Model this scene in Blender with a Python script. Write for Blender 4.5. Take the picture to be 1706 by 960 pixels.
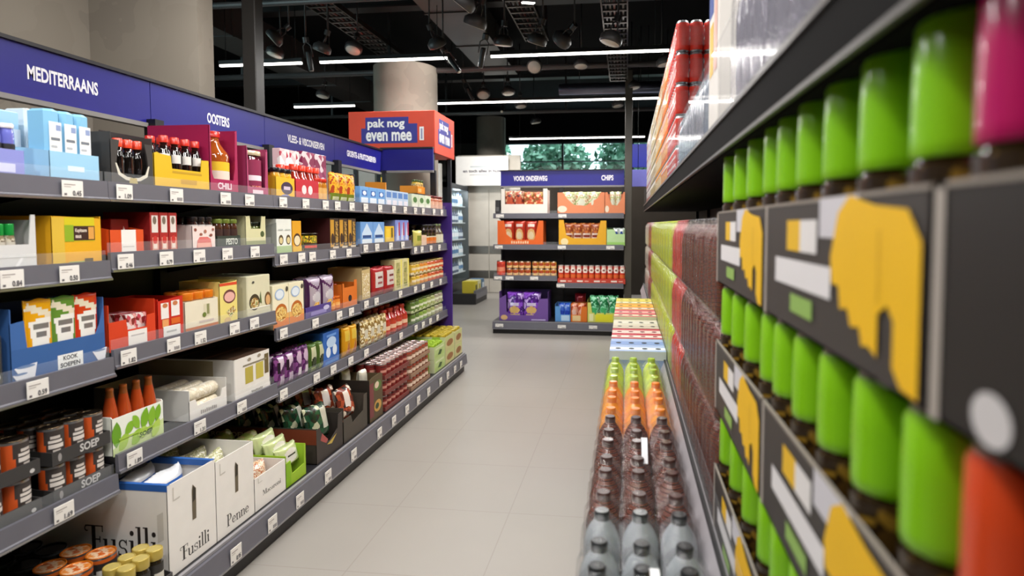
import bpy, math, random
from mathutils import Vector, Matrix
from math import sin, cos, pi, sqrt, radians as R_
for o in list(bpy.data.objects): bpy.data.objects.remove(o)
SC = bpy.context.scene; COL = SC.collection
random.seed(7)
# ---------------------------------------------------------------- camera, world, lights
F, CX, CY, EYE = 1000.0, 923.0, 424.0, 1.5
YAW, PIT = R_(6.9471), R_(2.8624)
cam = bpy.data.objects.new('camera', bpy.data.cameras.new('camera')); COL.objects.link(cam)
fw = Vector((-sin(YAW)*cos(PIT), cos(YAW)*cos(PIT), -sin(PIT))); rt = Vector((cos(YAW), sin(YAW), 0)); up = rt.cross(fw)
cam.matrix_world = Matrix(((rt.x, up.x, -fw.x, 0), (rt.y, up.y, -fw.y, 0), (rt.z, up.z, -fw.z, EYE), (0, 0, 0, 1)))
cd = cam.data; cd.sensor_width = 36; cd.lens = F/1706*36
cd.shift_x = (853-CX)/1706; cd.shift_y = -(480-CY)/1706
cd.clip_start = 0.02; cd.clip_end = 100
cd.dof.use_dof = True; cd.dof.focus_distance = 3.4; cd.dof.aperture_fstop = 2.3
SC.camera = cam
vs = SC.view_settings
vs.view_transform = 'Standard'; vs.look = 'None'; vs.gamma = 1; vs.use_curve_mapping = False
vs.exposure = 0.22
wd = bpy.data.worlds.new('daylight'); SC.world = wd; wd.use_nodes = True
wd.node_tree.nodes['Background'].inputs[0].default_value = (.55, .78, .82, 1); wd.node_tree.nodes['Background'].inputs[1].default_value = 3.6
def lamp(kind, loc, tgt, power, color=(1, .975, .945), **kw):
    l = bpy.data.lights.new('lamp', kind); l.energy = power; l.color = color
    for k, v in kw.items(): setattr(l, k, v)
    o = bpy.data.objects.new('lamp', l); COL.objects.link(o); o.location = loc
    o.rotation_euler = (Vector(tgt)-Vector(loc)).to_track_quat('-Z', 'Y').to_euler()
    return o
for (y, pw) in ((0.7, 62), (3.1, 62), (6.1, 70), (8.4, 62), (11.9, 70)):      # the ceiling light lines across the shop
    lamp('AREA', (-.75, y, 3.16), (-.75, y, 0), pw, shape='RECTANGLE', size=3.7, size_y=.12)
for (y, pw) in ((1.2, 62), (2.4, 62), (3.6, 62), (4.8, 62), (6.0, 52)):       # track spots washing the left shelves
    lamp('SPOT', (-.35, y, 3.2), (-1.95, y+.1, .75), pw, spot_size=R_(80), spot_blend=.8, shadow_soft_size=.12)
for (y, pw) in ((.9, 40), (2.0, 45), (3.4, 45), (5.0, 45)):                   # track spots washing the right shelves
    lamp('SPOT', (-1.0, y, 3.2), (.3, y+.1, 1.0), pw, spot_size=R_(75), spot_blend=.8, shadow_soft_size=.12)
for x in (-1.5, -.4): lamp('SPOT', (x, 6.3, 3.2), (x, 8.2, 1.0), 75, spot_size=R_(70), spot_blend=.7, shadow_soft_size=.1)
lamp('SPOT', (-2.4, 10.6, 3.4), (-3.1, 12.8, 1.7), 170, spot_size=R_(70), spot_blend=.3, shadow_soft_size=.06)
lamp('SPOT', (-1.5, 6.3, 3.4), (-2.75, 7.3, 2.75), 105, spot_size=R_(60), spot_blend=.3, shadow_soft_size=.06)
lamp('SPOT', (-1.9, 4.9, 3.25), (-2.4, 6.0, 2.3), 40, spot_size=R_(70), spot_blend=.8, shadow_soft_size=.1)
lamp('SPOT', (-1.7, 2.2, 3.3), (-3.1, 3.7, 2.85), 95, spot_size=R_(75), spot_blend=.9, shadow_soft_size=.1)
lamp('SPOT', (-.9, -.5, 3.1), (-1.9, 1.7, .5), 75, spot_size=R_(70), spot_blend=.7, shadow_soft_size=.1)  # spot added behind the camera to brighten the near left goods
lamp('SPOT', (-.7, -.5, 3.1), (.3, .45, 1.4), 42, spot_size=R_(70), spot_blend=.7, shadow_soft_size=.1)  # added the same way to brighten the nearest bottle cartons at right

# ---------------------------------------------------------------- pixel -> place on a known plane
def yat(px, X, z):
    q0 = (X*rt.x+(z-EYE)*rt.z, X*up.x+(z-EYE)*up.z, X*fw.x+(z-EYE)*fw.z)
    k = (px-CX)/F                     # F*(q0x+Y*rt.y)/(q0f+Y*fw.y) = px-CX
    return (k*q0[2]-q0[0])/(rt.y-k*fw.y)
def hat(py, X, Y):
    k = (CY-py)/F; u0 = X*up.x+Y*up.y; f0 = X*fw.x+Y*fw.y
    return EYE+(k*f0-u0)/(up.z-k*fw.z)
def pxat(px, py, Y):
    d = rt*((px-CX)/F)+up*((CY-py)/F)+fw
    return Vector((0, 0, EYE))+d*(Y/d.y)

# ---------------------------------------------------------------- materials
MC = {}
def lin(h):
    c = [int(h[i:i+2], 16)/255 for i in (0, 2, 4)]
    return tuple(x/12.92 if x < .04045 else ((x+.055)/1.055)**2.4 for x in c)+(1,)
KIND = {'card': (.55, 0, .03, 0), 'plastic': (.28, 0, .02, .25), 'gloss': (.12, 0, .02, .6), 'metal': (.3, .9, .03, 0), 'paint': (.42, 0, .04, 0),
        'foil': (.25, .25, .06, .2), 'matte': (.85, 0, .08, 0), 'glassy': (.06, 0, .03, .9)}
def M(h, kind='card'):
    key = h+kind
    if key in MC: return MC[key]
    m = bpy.data.materials.new(kind+'_'+h); m.use_nodes = True; nt = m.node_tree; b = nt.nodes['Principled BSDF']
    MC[key] = m
    if kind == 'lit':
        b.inputs['Base Color'].default_value = (0, 0, 0, 1); b.inputs['Emission Color'].default_value = lin(h); b.inputs['Emission Strength'].default_value = 6; return m
    if kind in ('clear', 'film'):
        b.inputs['Base Color'].default_value = lin(h); b.inputs['Roughness'].default_value = .08 if kind == 'clear' else .16
        b.inputs['Alpha'].default_value = .06 if kind == 'clear' else .04
        b.inputs['Specular IOR Level'].default_value = .9
        if kind == 'film':
            b.inputs['Alpha'].default_value = 1; b.inputs['Roughness'].default_value = .1
            tr = nt.nodes.new('ShaderNodeBsdfTransparent'); mx = nt.nodes.new('ShaderNodeMixShader'); lw = nt.nodes.new('ShaderNodeLayerWeight'); lw.inputs[0].default_value = .35; mr = nt.nodes.new('ShaderNodeMapRange'); mr.inputs[3].default_value = .065; mr.inputs[4].default_value = .28
            nt.links.new(lw.outputs['Fresnel'], mr.inputs[0]); nt.links.new(mr.outputs[0], mx.inputs[0]); nt.links.new(tr.outputs[0], mx.inputs[1]); nt.links.new(b.outputs[0], mx.inputs[2]); nt.links.new(mx.outputs[0], nt.nodes['Material Output'].inputs[0]); b.inputs['Metallic'].default_value = .6
            n = nt.nodes.new('ShaderNodeTexNoise'); n.inputs['Scale'].default_value = 40; bp = nt.nodes.new('ShaderNodeBump'); bp.inputs['Strength'].default_value = .3; bp.inputs['Distance'].default_value = .01
            nt.links.new(n.outputs[0], bp.inputs['Height']); nt.links.new(bp.outputs[0], b.inputs['Normal'])
        return m
    if kind == 'glass':
        b.inputs['Base Color'].default_value = lin(h); b.inputs['Transmission Weight'].default_value = .75; b.inputs['Roughness'].default_value = .06; b.inputs['IOR'].default_value = 1.2; return m
    r, me, var, coat = KIND[kind]
    n = nt.nodes.new('ShaderNodeTexNoise'); n.inputs['Scale'].default_value = 14 if kind != 'matte' else 4; n.inputs['Detail'].default_value = 4
    tc = nt.nodes.new('ShaderNodeTexCoord'); nt.links.new(tc.outputs['Object'], n.inputs['Vector'])
    hs = nt.nodes.new('ShaderNodeHueSaturation'); hs.inputs['Color'].default_value = lin(h)
    mr = nt.nodes.new('ShaderNodeMapRange'); mr.inputs[3].default_value = 1-var*2; mr.inputs[4].default_value = 1+var*2
    nt.links.new(n.outputs[0], mr.inputs[0]); nt.links.new(mr.outputs[0], hs.inputs['Value']); nt.links.new(hs.outputs[0], b.inputs['Base Color'])
    b.inputs['Roughness'].default_value = r; b.inputs['Metallic'].default_value = me
    if kind == 'matte': b.inputs['Specular IOR Level'].default_value = .12
    b.inputs['Coat Weight'].default_value = coat; b.inputs['Coat Roughness'].default_value = .08
    return m
def MIX(cols, scale=30, rough=.4, kind='noise', coat=.3):
    """printed picture / mixed contents: several colours in blotches"""
    key = 'mix'+''.join(cols)+str(scale)+str(rough)+kind
    if key in MC: return MC[key]
    m = bpy.data.materials.new('print_'+cols[0]); m.use_nodes = True; nt = m.node_tree; b = nt.nodes['Principled BSDF']
    tc = nt.nodes.new('ShaderNodeTexCoord')
    if kind == 'ring':
        n = nt.nodes.new('ShaderNodeTexWave'); n.wave_type = 'BANDS'; n.bands_direction = 'Z'; n.inputs['Distortion'].default_value = 1.5; n.inputs['Scale'].default_value = scale; out = n.outputs['Fac']
    elif kind == 'cells':
        n = nt.nodes.new('ShaderNodeTexVoronoi'); n.inputs['Scale'].default_value = scale; sx = nt.nodes.new('ShaderNodeSeparateColor'); nt.links.new(n.outputs['Color'], sx.inputs[0]); out = sx.outputs[0]
    else:
        n = nt.nodes.new('ShaderNodeTexNoise'); n.inputs['Scale'].default_value = scale; n.inputs['Detail'].default_value = 3; out = n.outputs[0]
    nt.links.new(tc.outputs['Object'], n.inputs['Vector'])
    cr = nt.nodes.new('ShaderNodeValToRGB'); cr.color_ramp.interpolation = 'LINEAR' if kind == 'ring' else 'CONSTANT'
    k = len(cols); lo, hi = (.33, .67) if kind == 'noise' else (0, 1)
    el = cr.color_ramp.elements
    while len(el) < k: el.new(.5)
    for i, c in enumerate(cols):
        el[i].position = lo+(hi-lo)*i/k if kind != 'ring' else i/(k-1); el[i].color = lin(c)
    nt.links.new(out, cr.inputs[0]); nt.links.new(cr.outputs[0], b.inputs['Base Color']); b.inputs['Roughness'].default_value = rough
    b.inputs['Coat Weight'].default_value = coat
    MC[key] = m; return m
def mm(x): return x if not isinstance(x, str) else M(x)

# ---------------------------------------------------------------- mesh collecting
TXT = {}
def glyphs(s, bold=.03):
    if (s, bold) in TXT: return TXT[s, bold]
    c = bpy.data.curves.new('t', 'FONT'); c.body = s; c.offset = bold; c.resolution_u = 3
    o = bpy.data.objects.new('t', c); COL.objects.link(o)
    me = bpy.data.meshes.new_from_object(o)
    vs_ = [(v.co.x, v.co.y) for v in me.vertices]; fs = [tuple(p.vertices) for p in me.polygons]
    bpy.data.objects.remove(o); bpy.data.curves.remove(c); bpy.data.meshes.remove(me)
    x0 = min(v[0] for v in vs_); x1 = max(v[0] for v in vs_); y0 = min(v[1] for v in vs_); y1 = max(v[1] for v in vs_)
    TXT[s, bold] = ([((v[0]-x0)/(x1-x0), (v[1]-y0)/(y1-y0)) for v in vs_], fs); return TXT[s, bold]
def ring(cx, cz, rx, rz, tx, tz, a0=0, a1=360, n=16):
    """one stroke of a serif letter: an elliptic arc thick at its sides"""
    q = []
    for i in range(n):
        a, b = R_(a0+(a1-a0)*i/n), R_(a0+(a1-a0)*(i+1)/n)
        q.append([(cx+rx*cos(a), cz+rz*sin(a)), (cx+rx*cos(b), cz+rz*sin(b)), (cx+(rx-tx)*cos(b), cz+(rz-tz)*sin(b)), (cx+(rx-tx)*cos(a), cz+(rz-tz)*sin(a))])
    return q
def rc(x0, z0, x1, z1): return [[(x0, z0), (x1, z0), (x1, z1), (x0, z1)]]
SER = {  # advance, polygons (x-height .5, cap height 1): a high-contrast serif face
 'F': (.6, rc(.14, 0, .3, .97)+rc(.04, 0, .42, .04)+rc(-.12, .93, .62, .97)+rc(.3, .5, .5, .54)+rc(.46, .42, .5, .62)+rc(.57, .76, .61, .95)+ring(-.06, .86, .1, .1, .04, .04, 90, 300)),
 'u': (.62, rc(.06, .1, .18, .55)+rc(0, .51, .14, .55)+rc(.4, 0, .52, .55)+rc(.34, .51, .46, .55)+rc(.46, 0, .6, .04)+ring(.27, .16, .21, .18, .1, .05, 180, 340)),
 's': (.44, ring(.2, .41, .17, .15, .07, .04, 20, 270)+ring(.2, .15, .18, .16, .08, .04, -160, 95)+rc(.33, .38, .37, .56)+rc(.0, 0, .04, .18)),
 'i': (.3, rc(.08, 0, .2, .55)+rc(0, 0, .28, .035)+rc(.01, .51, .16, .55)+ring(.14, .78, .085, .085, .085, .085)),
 'l': (.3, rc(.08, 0, .2, 1.0)+rc(0, 0, .28, .035)+rc(.0, .96, .16, 1.0)),
 'P': (.68, rc(.12, 0, .26, .97)+rc(.02, 0, .4, .035)+rc(.0, .935, .36, .97)+rc(.2, .45, .36, .485)+ring(.36, .71, .26, .26, .13, .035, -90, 90)),
 'e': (.52, ring(.25, .275, .23, .285, .11, .04, 20, 330)+rc(.08, .28, .47, .32)+ring(.25, .3, .22, .25, .06, .04, 0, 60)),
 'n': (.62, rc(.08, 0, .2, .55)+rc(0, 0, .28, .035)+rc(.0, .51, .16, .55)+rc(.42, 0, .54, .4)+rc(.34, 0, .62, .035)+ring(.34, .38, .2, .18, .1, .05, 0, 150)),
 'M': (1.0, rc(.1, 0, .14, .97)+rc(0, 0, .26, .035)+rc(0, .935, .26, .97)+[[(.12, .97), (.28, .97), (.52, .06), (.44, .06)], [(.48, .06), (.52, .06), (.78, .97), (.74, .97)]]+rc(.74, 0, .88, .97)+rc(.64, 0, .98, .035)+rc(.76, .935, .98, .97)),
 'a': (.54, rc(.32, .05, .44, .42)+ring(.24, .4, .2, .16, .1, .04, 10, 160)+ring(.2, .16, .2, .17, .11, .04, 70, 320)+rc(.4, 0, .54, .04)),
 'c': (.48, ring(.24, .275, .23, .285, .11, .04, 40, 320)+ring(.36, .42, .07, .07, .07, .07)),
 'r': (.46, rc(.08, 0, .2, .55)+rc(0, 0, .3, .035)+rc(.0, .51, .16, .55)+ring(.36, .36, .17, .19, .06, .05, 70, 170)+ring(.38, .46, .07, .07, .07, .07)),
 'o': (.56, ring(.26, .275, .25, .285, .12, .035, 0, 360))}
class MB:
    def __init__(s): s.v = []; s.f = []; s.m = []; s.s = []; s.mi = []
    def mat(s, m):
        m = mm(m)
        if m not in s.m: s.m.append(m)
        return s.m.index(m)
    def face(s, pts, m, smooth=False):
        n = len(s.v); s.v += [tuple(p) for p in pts]; s.f.append(tuple(range(n, n+len(pts)))); s.mi.append(s.mat(m)); s.s.append(smooth)
    def mesh(s, vs_, fs, mats, smooth=True):
        n = len(s.v); s.v += [tuple(p) for p in vs_]
        for i, f in enumerate(fs):
            s.f.append(tuple(k+n for k in f)); s.mi.append(s.mat(mats[i] if isinstance(mats, list) else mats)); s.s.append(smooth)
        return s
    def box(s, x0, x1, y0, y1, z0, z1, m, c=0):
        """box, with chamfer c on its upright edges and top"""
        m = mm(m)
        if c <= 0:
            V = [(x, y, z) for z in (z0, z1) for (x, y) in ((x0, y0), (x1, y0), (x1, y1), (x0, y1))]
            return s.mesh(V, [(3, 2, 1, 0), (4, 5, 6, 7), (0, 1, 5, 4), (1, 2, 6, 5), (2, 3, 7, 6), (3, 0, 4, 7)], m, False)
        def lp(i, z): return [(x0+i+c, y0+i, z), (x1-i-c, y0+i, z), (x1-i, y0+i+c, z), (x1-i, y1-i-c, z), (x1-i-c, y1-i, z), (x0+i+c, y1-i, z), (x0+i, y1-i-c, z), (x0+i, y0+i+c, z)]
        L = [lp(c*.6, z0), lp(0, z0+c*.6), lp(0, z1-c*.6), lp(c*.6, z1)]
        V = sum(L, []); Fs = [tuple(range(7, -1, -1)), tuple(range(24, 32))]
        for k in range(3):
            for i in range(8): j = (i+1) % 8; Fs.append((k*8+i, k*8+j, k*8+8+j, k*8+8+i))
        return s.mesh(V, Fs, m, False)
    def prism(s, prof, a0, a1, m, axis='x'):
        """closed 2-D profile swept along axis; profile is (y,z) for x, (x,z) for y, (x,y) for z"""
        P = {'x': lambda p, t: (t, p[0], p[1]), 'y': lambda p, t: (p[0], t, p[1]), 'z': lambda p, t: (p[0], p[1], t)}[axis]
        n = len(prof); V = [P(p, a0) for p in prof]+[P(p, a1) for p in prof]
        return s.mesh(V, [tuple(range(n)), tuple(range(2*n-1, n-1, -1))]+[(i, n+i, n+(i+1) % n, (i+1) % n) for i in range(n)], m, False)
    def lathe(s, prof, m, n=20, cx=0, cy=0, shade=None, smooth=True, caps=True):
        """prof [(r,z)...]; m one material or one per segment; shade(u,z)->material or None"""
        V = []; Fs = []; Ms = []
        for (r, z) in prof:
            for i in range(n): a = 2*pi*i/n-pi/2; V.append((cx+r*cos(a), cy+r*sin(a), z))
        for k in range(len(prof)-1):
            b = mm(m[k] if isinstance(m, list) else m)
            for i in range(n):
                j = (i+1) % n; Fs.append((k*n+i, k*n+j, k*n+n+j, k*n+n+i)); c = b
                if shade:
                    u = (i+.5)/n; u = u if u < .5 else u-1
                    c = mm(shade(u, (prof[k][1]+prof[k+1][1])/2) or b)
                Ms.append(c)
        s.mesh(V, Fs, Ms, smooth)
        if caps:
            k = len(prof)-1; mt = mm(m[-1] if isinstance(m, list) else m); mb_ = mm(m[0] if isinstance(m, list) else m)
            if prof[0][0] > 1e-5: s.face([V[i] for i in range(n-1, -1, -1)], mb_)
            if prof[k][0] > 1e-5: s.face([V[k*n+i] for i in range(n)], mt)
        return s
    def tube(s, pts, r, m, n=8):
        pts = [Vector(p) for p in pts]; V = []; Fs = []
        for i, p in enumerate(pts):
            d = (pts[min(i+1, len(pts)-1)]-pts[max(i-1, 0)]).normalized(); a = d.orthogonal().normalized(); b = d.cross(a)
            if i and True:
                a = (pa-d*pa.dot(d)).normalized(); b = d.cross(a)
            pa = a
            for k in range(n): t = 2*pi*k/n; V.append(p+a*r*cos(t)+b*r*sin(t))
        for i in range(len(pts)-1):
            for k in range(n): j = (k+1) % n; Fs.append((i*n+k, i*n+j, i*n+n+j, i*n+n+k))
        Fs += [tuple(range(n-1, -1, -1)), tuple((len(pts)-1)*n+k for k in range(n))]
        return s.mesh(V, Fs, m)
    def art(s, o, ux, uz, w, h, shapes):
        """printed shapes on a flat face: o corner, ux right, uz up; each later shape lies a hair further out"""
        o, ux, uz = Vector(o), Vector(ux), Vector(uz); nn = ux.cross(uz)
        for k, sh in enumerate(shapes):
            e = nn*(.0004+.00025*k)
            P = lambda u, v: o+ux*(u*w)+uz*(v*h)+e
            t = sh[0]; m = sh[-1]
            if t == 'r': s.face([P(sh[1], sh[2]), P(sh[3], sh[2]), P(sh[3], sh[4]), P(sh[1], sh[4])], m)
            elif t == 'e': s.face([P(sh[1]+sh[3]*cos(a*pi/10), sh[2]+sh[4]*sin(a*pi/10)) for a in range(20)], m)
            elif t == 'p': s.face([P(*q) for q in sh[1]], m)
            elif t == 't':
                g, fs = glyphs(sh[1]); cu, cv, tw, th = sh[2:6]
                s.mesh([P(cu+(x-.5)*tw, cv+(y-.5)*th) for x, y in g], fs, m, False)
            elif t == 'serif':
                cu, cv, tw, th = sh[2:6]; tot = sum(SER[c][0] for c in sh[1]); x = 0
                for c in sh[1]:
                    for poly in SER[c][1]: s.face([P(cu+((x+px)/tot-.5)*tw, cv+(pz-.5)*th) for px, pz in poly], m)
                    x += SER[c][0]
        return s
    def done(s, name):
        me = bpy.data.meshes.new(name); me.from_pydata(s.v, [], s.f)
        for m in s.m: me.materials.append(m)
        me.polygons.foreach_set('material_index', s.mi); me.polygons.foreach_set('use_smooth', s.s); me.update()
        return me
# ---------------------------------------------------------------- things
LABELS = {}
ORD = ['first', 'second', 'third', 'fourth', 'fifth', 'sixth', 'seventh', 'eighth', 'ninth', 'tenth', 'eleventh', 'twelfth', 'thirteenth', 'fourteenth', 'fifteenth', 'sixteenth']
class P:       # a kind of thing: its parts share mesh data between copies
    def __init__(s, name, cat, parts): s.name = name; s.cat = cat; s.parts = parts
def put(p, label, loc, rz=0, group=None, tilt=(0, 0)):
    def kid(spec, par):
        o = bpy.data.objects.new(spec[0], spec[1]); COL.objects.link(o); o.parent = par
        if len(spec) > 3 and spec[3]: o['label'] = spec[3]
        for c in (spec[2] if len(spec) > 2 else []): kid(c, o)
        return o
    if len(p.parts) == 1 and not (len(p.parts[0]) > 2 and p.parts[0][2]):
        o = bpy.data.objects.new(p.name, p.parts[0][1]); COL.objects.link(o)
    else:
        o = bpy.data.objects.new(p.name, None); COL.objects.link(o); o.empty_display_size = .05
        for sp in p.parts: kid(sp, o)
    o.location = loc; o.rotation_euler = (tilt[0], tilt[1], rz)
    o['label'] = label; o['category'] = p.cat
    if group: o['group'] = group
    LABELS.setdefault(label, []).append(o); return o
def struct(name, mb):
    o = bpy.data.objects.new(name, mb.done(name)); COL.objects.link(o); o['kind'] = 'structure'; return o
def solo(name, cat, label, mb, loc=(0, 0, 0), rz=0, group=None): return put(P(name, cat, [(name, mb.done(name))]), label, loc, rz, group)
CACHE = {}
def cached(fn):
    def g(*a, **k):
        key = fn.__name__+repr(a)+repr(sorted(k.items()))
        if key not in CACHE: CACHE[key] = fn(*a, **k)
        return CACHE[key]
    return g
# ---------------------------------------------------------------- the room
LIGHTX = []
def room():
    fl = MB(); fl.box(-9, 5, -3.2, 14.8, -.1, 0, FLOOR); struct('floor', fl)
    ce = MB(); ce.box(-9, 5, -3.2, 14.8, 4.2, 4.3, M('0d0c0d', 'matte')); struct('ceiling', ce)
    w = MB(); w.box(-3.75, -3.6, -3.2, 3.7, 0, 4.2, CONC); struct('wall_left', w)
    w = MB(); w.box(-9, 5, -3.3, -3.2, 0, 4.2, M('4a4744', 'matte')); struct('wall_front', w)
    w = MB(); w.box(5, 5.1, -3.2, 14.8, 0, 4.2, M('3a3836', 'matte')); struct('wall_right', w)
    w = MB(); w.box(-9.1, -9, 3.7, 14.8, 0, 4.2, M('1c1b1b', 'matte')); struct('wall_far_left', w)
    w = MB(); w.box(-9, 5, 14.6, 14.8, 0, 2.62, M('8d8a84', 'matte'))
    w.box(-9, 5, 14.6, 14.8, 3.5, 4.2, M('0d0c0d', 'matte')); w.box(-9, -3.3, 14.6, 14.8, 2.62, 3.5, M('3a3836', 'matte')); w.box(1.4, 5, 14.6, 14.8, 2.62, 3.5, M('3a3836', 'matte'))
    struct('wall_back', w)
    w = MB(); 
    for z in (2.62, 3.02, 3.46): w.box(-3.3, 1.4, 14.64, 14.72, z, z+.05 if z != 3.02 else z+.025, M('20242a', 'paint'))
    for x in (-3.3, -1.6, .1, 1.35): w.box(x, x+.05, 14.64, 14.72, 2.62, 3.5, M('20242a', 'paint'))
    fr = struct('window_1', w)
    g = MB(); g.box(-3.25, 1.35, 14.675, 14.685, 2.66, 3.47, M('bfd8d4', 'clear')); p = bpy.data.objects.new('pane', g.done('pane')); COL.objects.link(p); p.parent = fr
    w = MB(); w.box(-3.75, -2.81, 3.7, 3.85, 0, 4.2, CONC); struct('trim_1', w)             # concrete pier behind the left shelves
    w = MB(); w.lathe([(.39, 0), (.39, 3.45)], CONC, 40, -2.77, 7.35); struct('trim_2', w)  # round concrete column
    w = MB(); w.lathe([(.34, 0), (.34, 4.0)], CONC, 32, -3.2, 14.0); struct('trim_3', w)
    # partition behind the left shelves and the grey service doors
    w = MB(); w.box(-8.9, -3.05, 9.6, 9.7, 0, 2.5, M('e9e5dd', 'matte')); struct('wall_partition', w)
    w = MB(); w.box(-3.95, -3.68, 12.85, 12.95, 0, 3.0, M('b9b3a8', 'matte')); w.box(-2.3, 2.5, 12.85, 12.95, 0, 2.45, M('38322c', 'matte')); w.box(-3.95, -2.3, 12.85, 12.95, 2.25, 3.0, M('b9b3a8', 'matte')); struct('wall_service', w)
    for k, (a, b) in enumerate(((-3.68, -3.0), (-3.0, -2.3))):
        d = MB(); d.box(a+.004, b-.004, 12.87, 12.91, .01, 2.25, M('c6bfb3', 'matte')); o = struct('door_%d' % (k+1), d)
        for z in (.32, .86):
            q = MB(); q.box(a+.01, b-.01, 12.862, 12.869, z, z+.17, M('9a948c', 'metal')); c = bpy.data.objects.new('bumper_plate', q.done('bumper_plate')); COL.objects.link(c); c.parent = o; c['label'] = 'brushed steel bumper plate across the grey door'
CONC = MIX(['857d72', '8b8377', '888074'], 2.2, .92, 'noise', 0); FLOOR = None
def floor_mat():
    m = bpy.data.materials.new('floor_vinyl'); m.use_nodes = True; nt = m.node_tree; b = nt.nodes['Principled BSDF']
    tc = nt.nodes.new('ShaderNodeTexCoord'); n = nt.nodes.new('ShaderNodeTexNoise'); n.inputs['Scale'].default_value = 1.5; n.inputs['Detail'].default_value = 8
    br = nt.nodes.new('ShaderNodeTexBrick'); br.offset = 0; br.inputs['Scale'].default_value = 1; br.inputs['Mortar Size'].default_value = .003; br.inputs['Brick Width'].default_value = .6; br.inputs['Row Height'].default_value = .6
    br.inputs['Color1'].default_value = br.inputs['Color2'].default_value = lin('9b968f'); br.inputs['Mortar'].default_value = lin('918b84')
    hs = nt.nodes.new('ShaderNodeHueSaturation'); mr = nt.nodes.new('ShaderNodeMapRange'); mr.inputs[3].default_value = .93; mr.inputs[4].default_value = 1.07
    nt.links.new(tc.outputs['Object'], n.inputs['Vector']); nt.links.new(tc.outputs['Object'], br.inputs['Vector']); nt.links.new(n.outputs[0], mr.inputs[0]); nt.links.new(mr.outputs[0], hs.inputs['Value'])
    nt.links.new(br.outputs['Color'], hs.inputs['Color']); nt.links.new(hs.outputs[0], b.inputs['Base Color']); b.inputs['Roughness'].default_value = .38; b.inputs['Specular IOR Level'].default_value = .4
    return m
FLOOR = floor_mat(); room()
# trees outside the back window
@cached
def tree(seed, c1, c2):
    rd = random.Random(seed); cr = MB(); m1, m2, m3 = M(c1, 'matte'), M(c2, 'matte'), M('9dbfa8', 'matte')
    for i in range(1900):
        a, b, r = rd.uniform(0, 2*pi), rd.uniform(-1, 1), rd.random()**.4
        p = Vector((r*cos(a)*sqrt(1-b*b)*1.04, r*sin(a)*sqrt(1-b*b)*.8, 3.0+r*b*1.1)); u = Vector([rd.uniform(-1, 1) for _ in range(3)]).normalized(); w = u.orthogonal().normalized()
        s = rd.uniform(.06, .14); cr.face([p-u*s, p+w*s*.6, p+u*s, p-w*s*.6], rd.choice((m1, m2, m3)))
    t = MB(); t.tube([(0, 0, 0), (.04, .02, 1.2), (-.03, 0, 2.3), (.02, 0, 3.2)], .07, M('4d4438', 'matte'))
    for k in range(4): t.tube([(0, 0, 2.0+.2*k), (.4*cos(k*1.7), .3*sin(k*1.7), 2.7+.2*k)], .025, M('4d4438', 'matte'))
    return P('tree', 'tree', [('crown', cr.done('crown')), ('trunk', t.done('trunk'))])
for i, (x, y) in enumerate(((-4.1, 16.4), (-2.0, 16.7), (.1, 16.3), (2.2, 16.7))):
    put(tree(i, '6c9a80', '4f7560'), 'green leafy tree outside the back window, %s from left' % ORD[i], (x, y, 0), 0, 'trees outside the window')
# ---------------------------------------------------------------- ceiling fittings
@cached
def led_bar(w, drop):
    h = MB(); h.box(-w/2, w/2, -.016, .016, .008, .05, M('1a1a1a', 'paint')); e = MB(); e.box(-w/2+.01, w/2-.01, -.013, .013, -.012, .008, M('fffaf2', 'lit'))
    ks = [('housing', h.done('housing')), ('light_tube', e.done('light_tube'))]
    for s in (-1, 1):
        r = MB(); r.tube([(s*w*.42, 0, .06), (s*w*.42, 0, drop)], .004, M('2a2a2a', 'metal')); ks.append(('suspension_wire', r.done('suspension_wire')))
    return P('linear_light', 'ceiling light', ks)
for (Y, z, segs) in ((6.1, 3.215, ((368, 506, 'left end of the nearest light row'), (534, 747, 'middle of the nearest light row'), (817, 1115, 'right end of the nearest light row'))),
                     (8.4, 3.225, ((490, 592, 'short, left of the round column'), (724, 1112, 'second light row, right of the round column'))), (11.9, 3.205, ((848, 1075, 'farthest row, above the back window'),))):
    for (a, b, d) in segs:
        xa, xb = pxat(a, 200, Y).x, pxat(b, 200, Y).x
        put(led_bar(round(xb-xa, 3), 4.2-z), 'long white linear ceiling light, '+d, ((xa+xb)/2, Y, z), 0, 'linear ceiling lights')
def spot(long, ta, tb, drop):
    Rm = Matrix.Rotation(tb, 3, 'Y') @ Matrix.Rotation(ta, 3, 'X'); b = MB()
    if long: b.lathe([(.0, .0), (.023, 0), (.025, .01), (.025, .17), (.02, .18), (0, .18)], M('1b1b1c', 'paint'), 16)
    else: b.lathe([(0, 0), (.085, 0), (.09, .012), (.09, .05), (.05, .09), (0, .09)], M('3b3a3a', 'paint'), 20)
    l = MB(); r = .02 if long else .075; l.lathe([(0, -.003), (r, -.003), (r, .002)], M('cfc9bd', 'paint'), 20)
    y = MB(); h = .18 if long else .09
    for s in (-.04, .04): y.tube([(s, 0, h*.7), (s, 0, h+.05), (0, 0, h+.09)], .006, M('222222', 'paint'))
    y.lathe([(.03, h+.08), (.03, h+.13)], M('222222', 'paint'), 12)
    for q in (b, l, y): q.v = [tuple(Rm @ Vector(p)) for p in q.v]
    e = Rm @ Vector((0, 0, h+.12)); st = MB(); st.tube([e, (e.x, e.y, drop)], .008, M('1a1a1a', 'paint'), 6)
    return P('spotlight', 'spotlight', [('stem', st.done('stem')), ('lamp_head', b.done('lamp_head')), ('lens', l.done('lens')), ('yoke', y.done('yoke'))])
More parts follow.
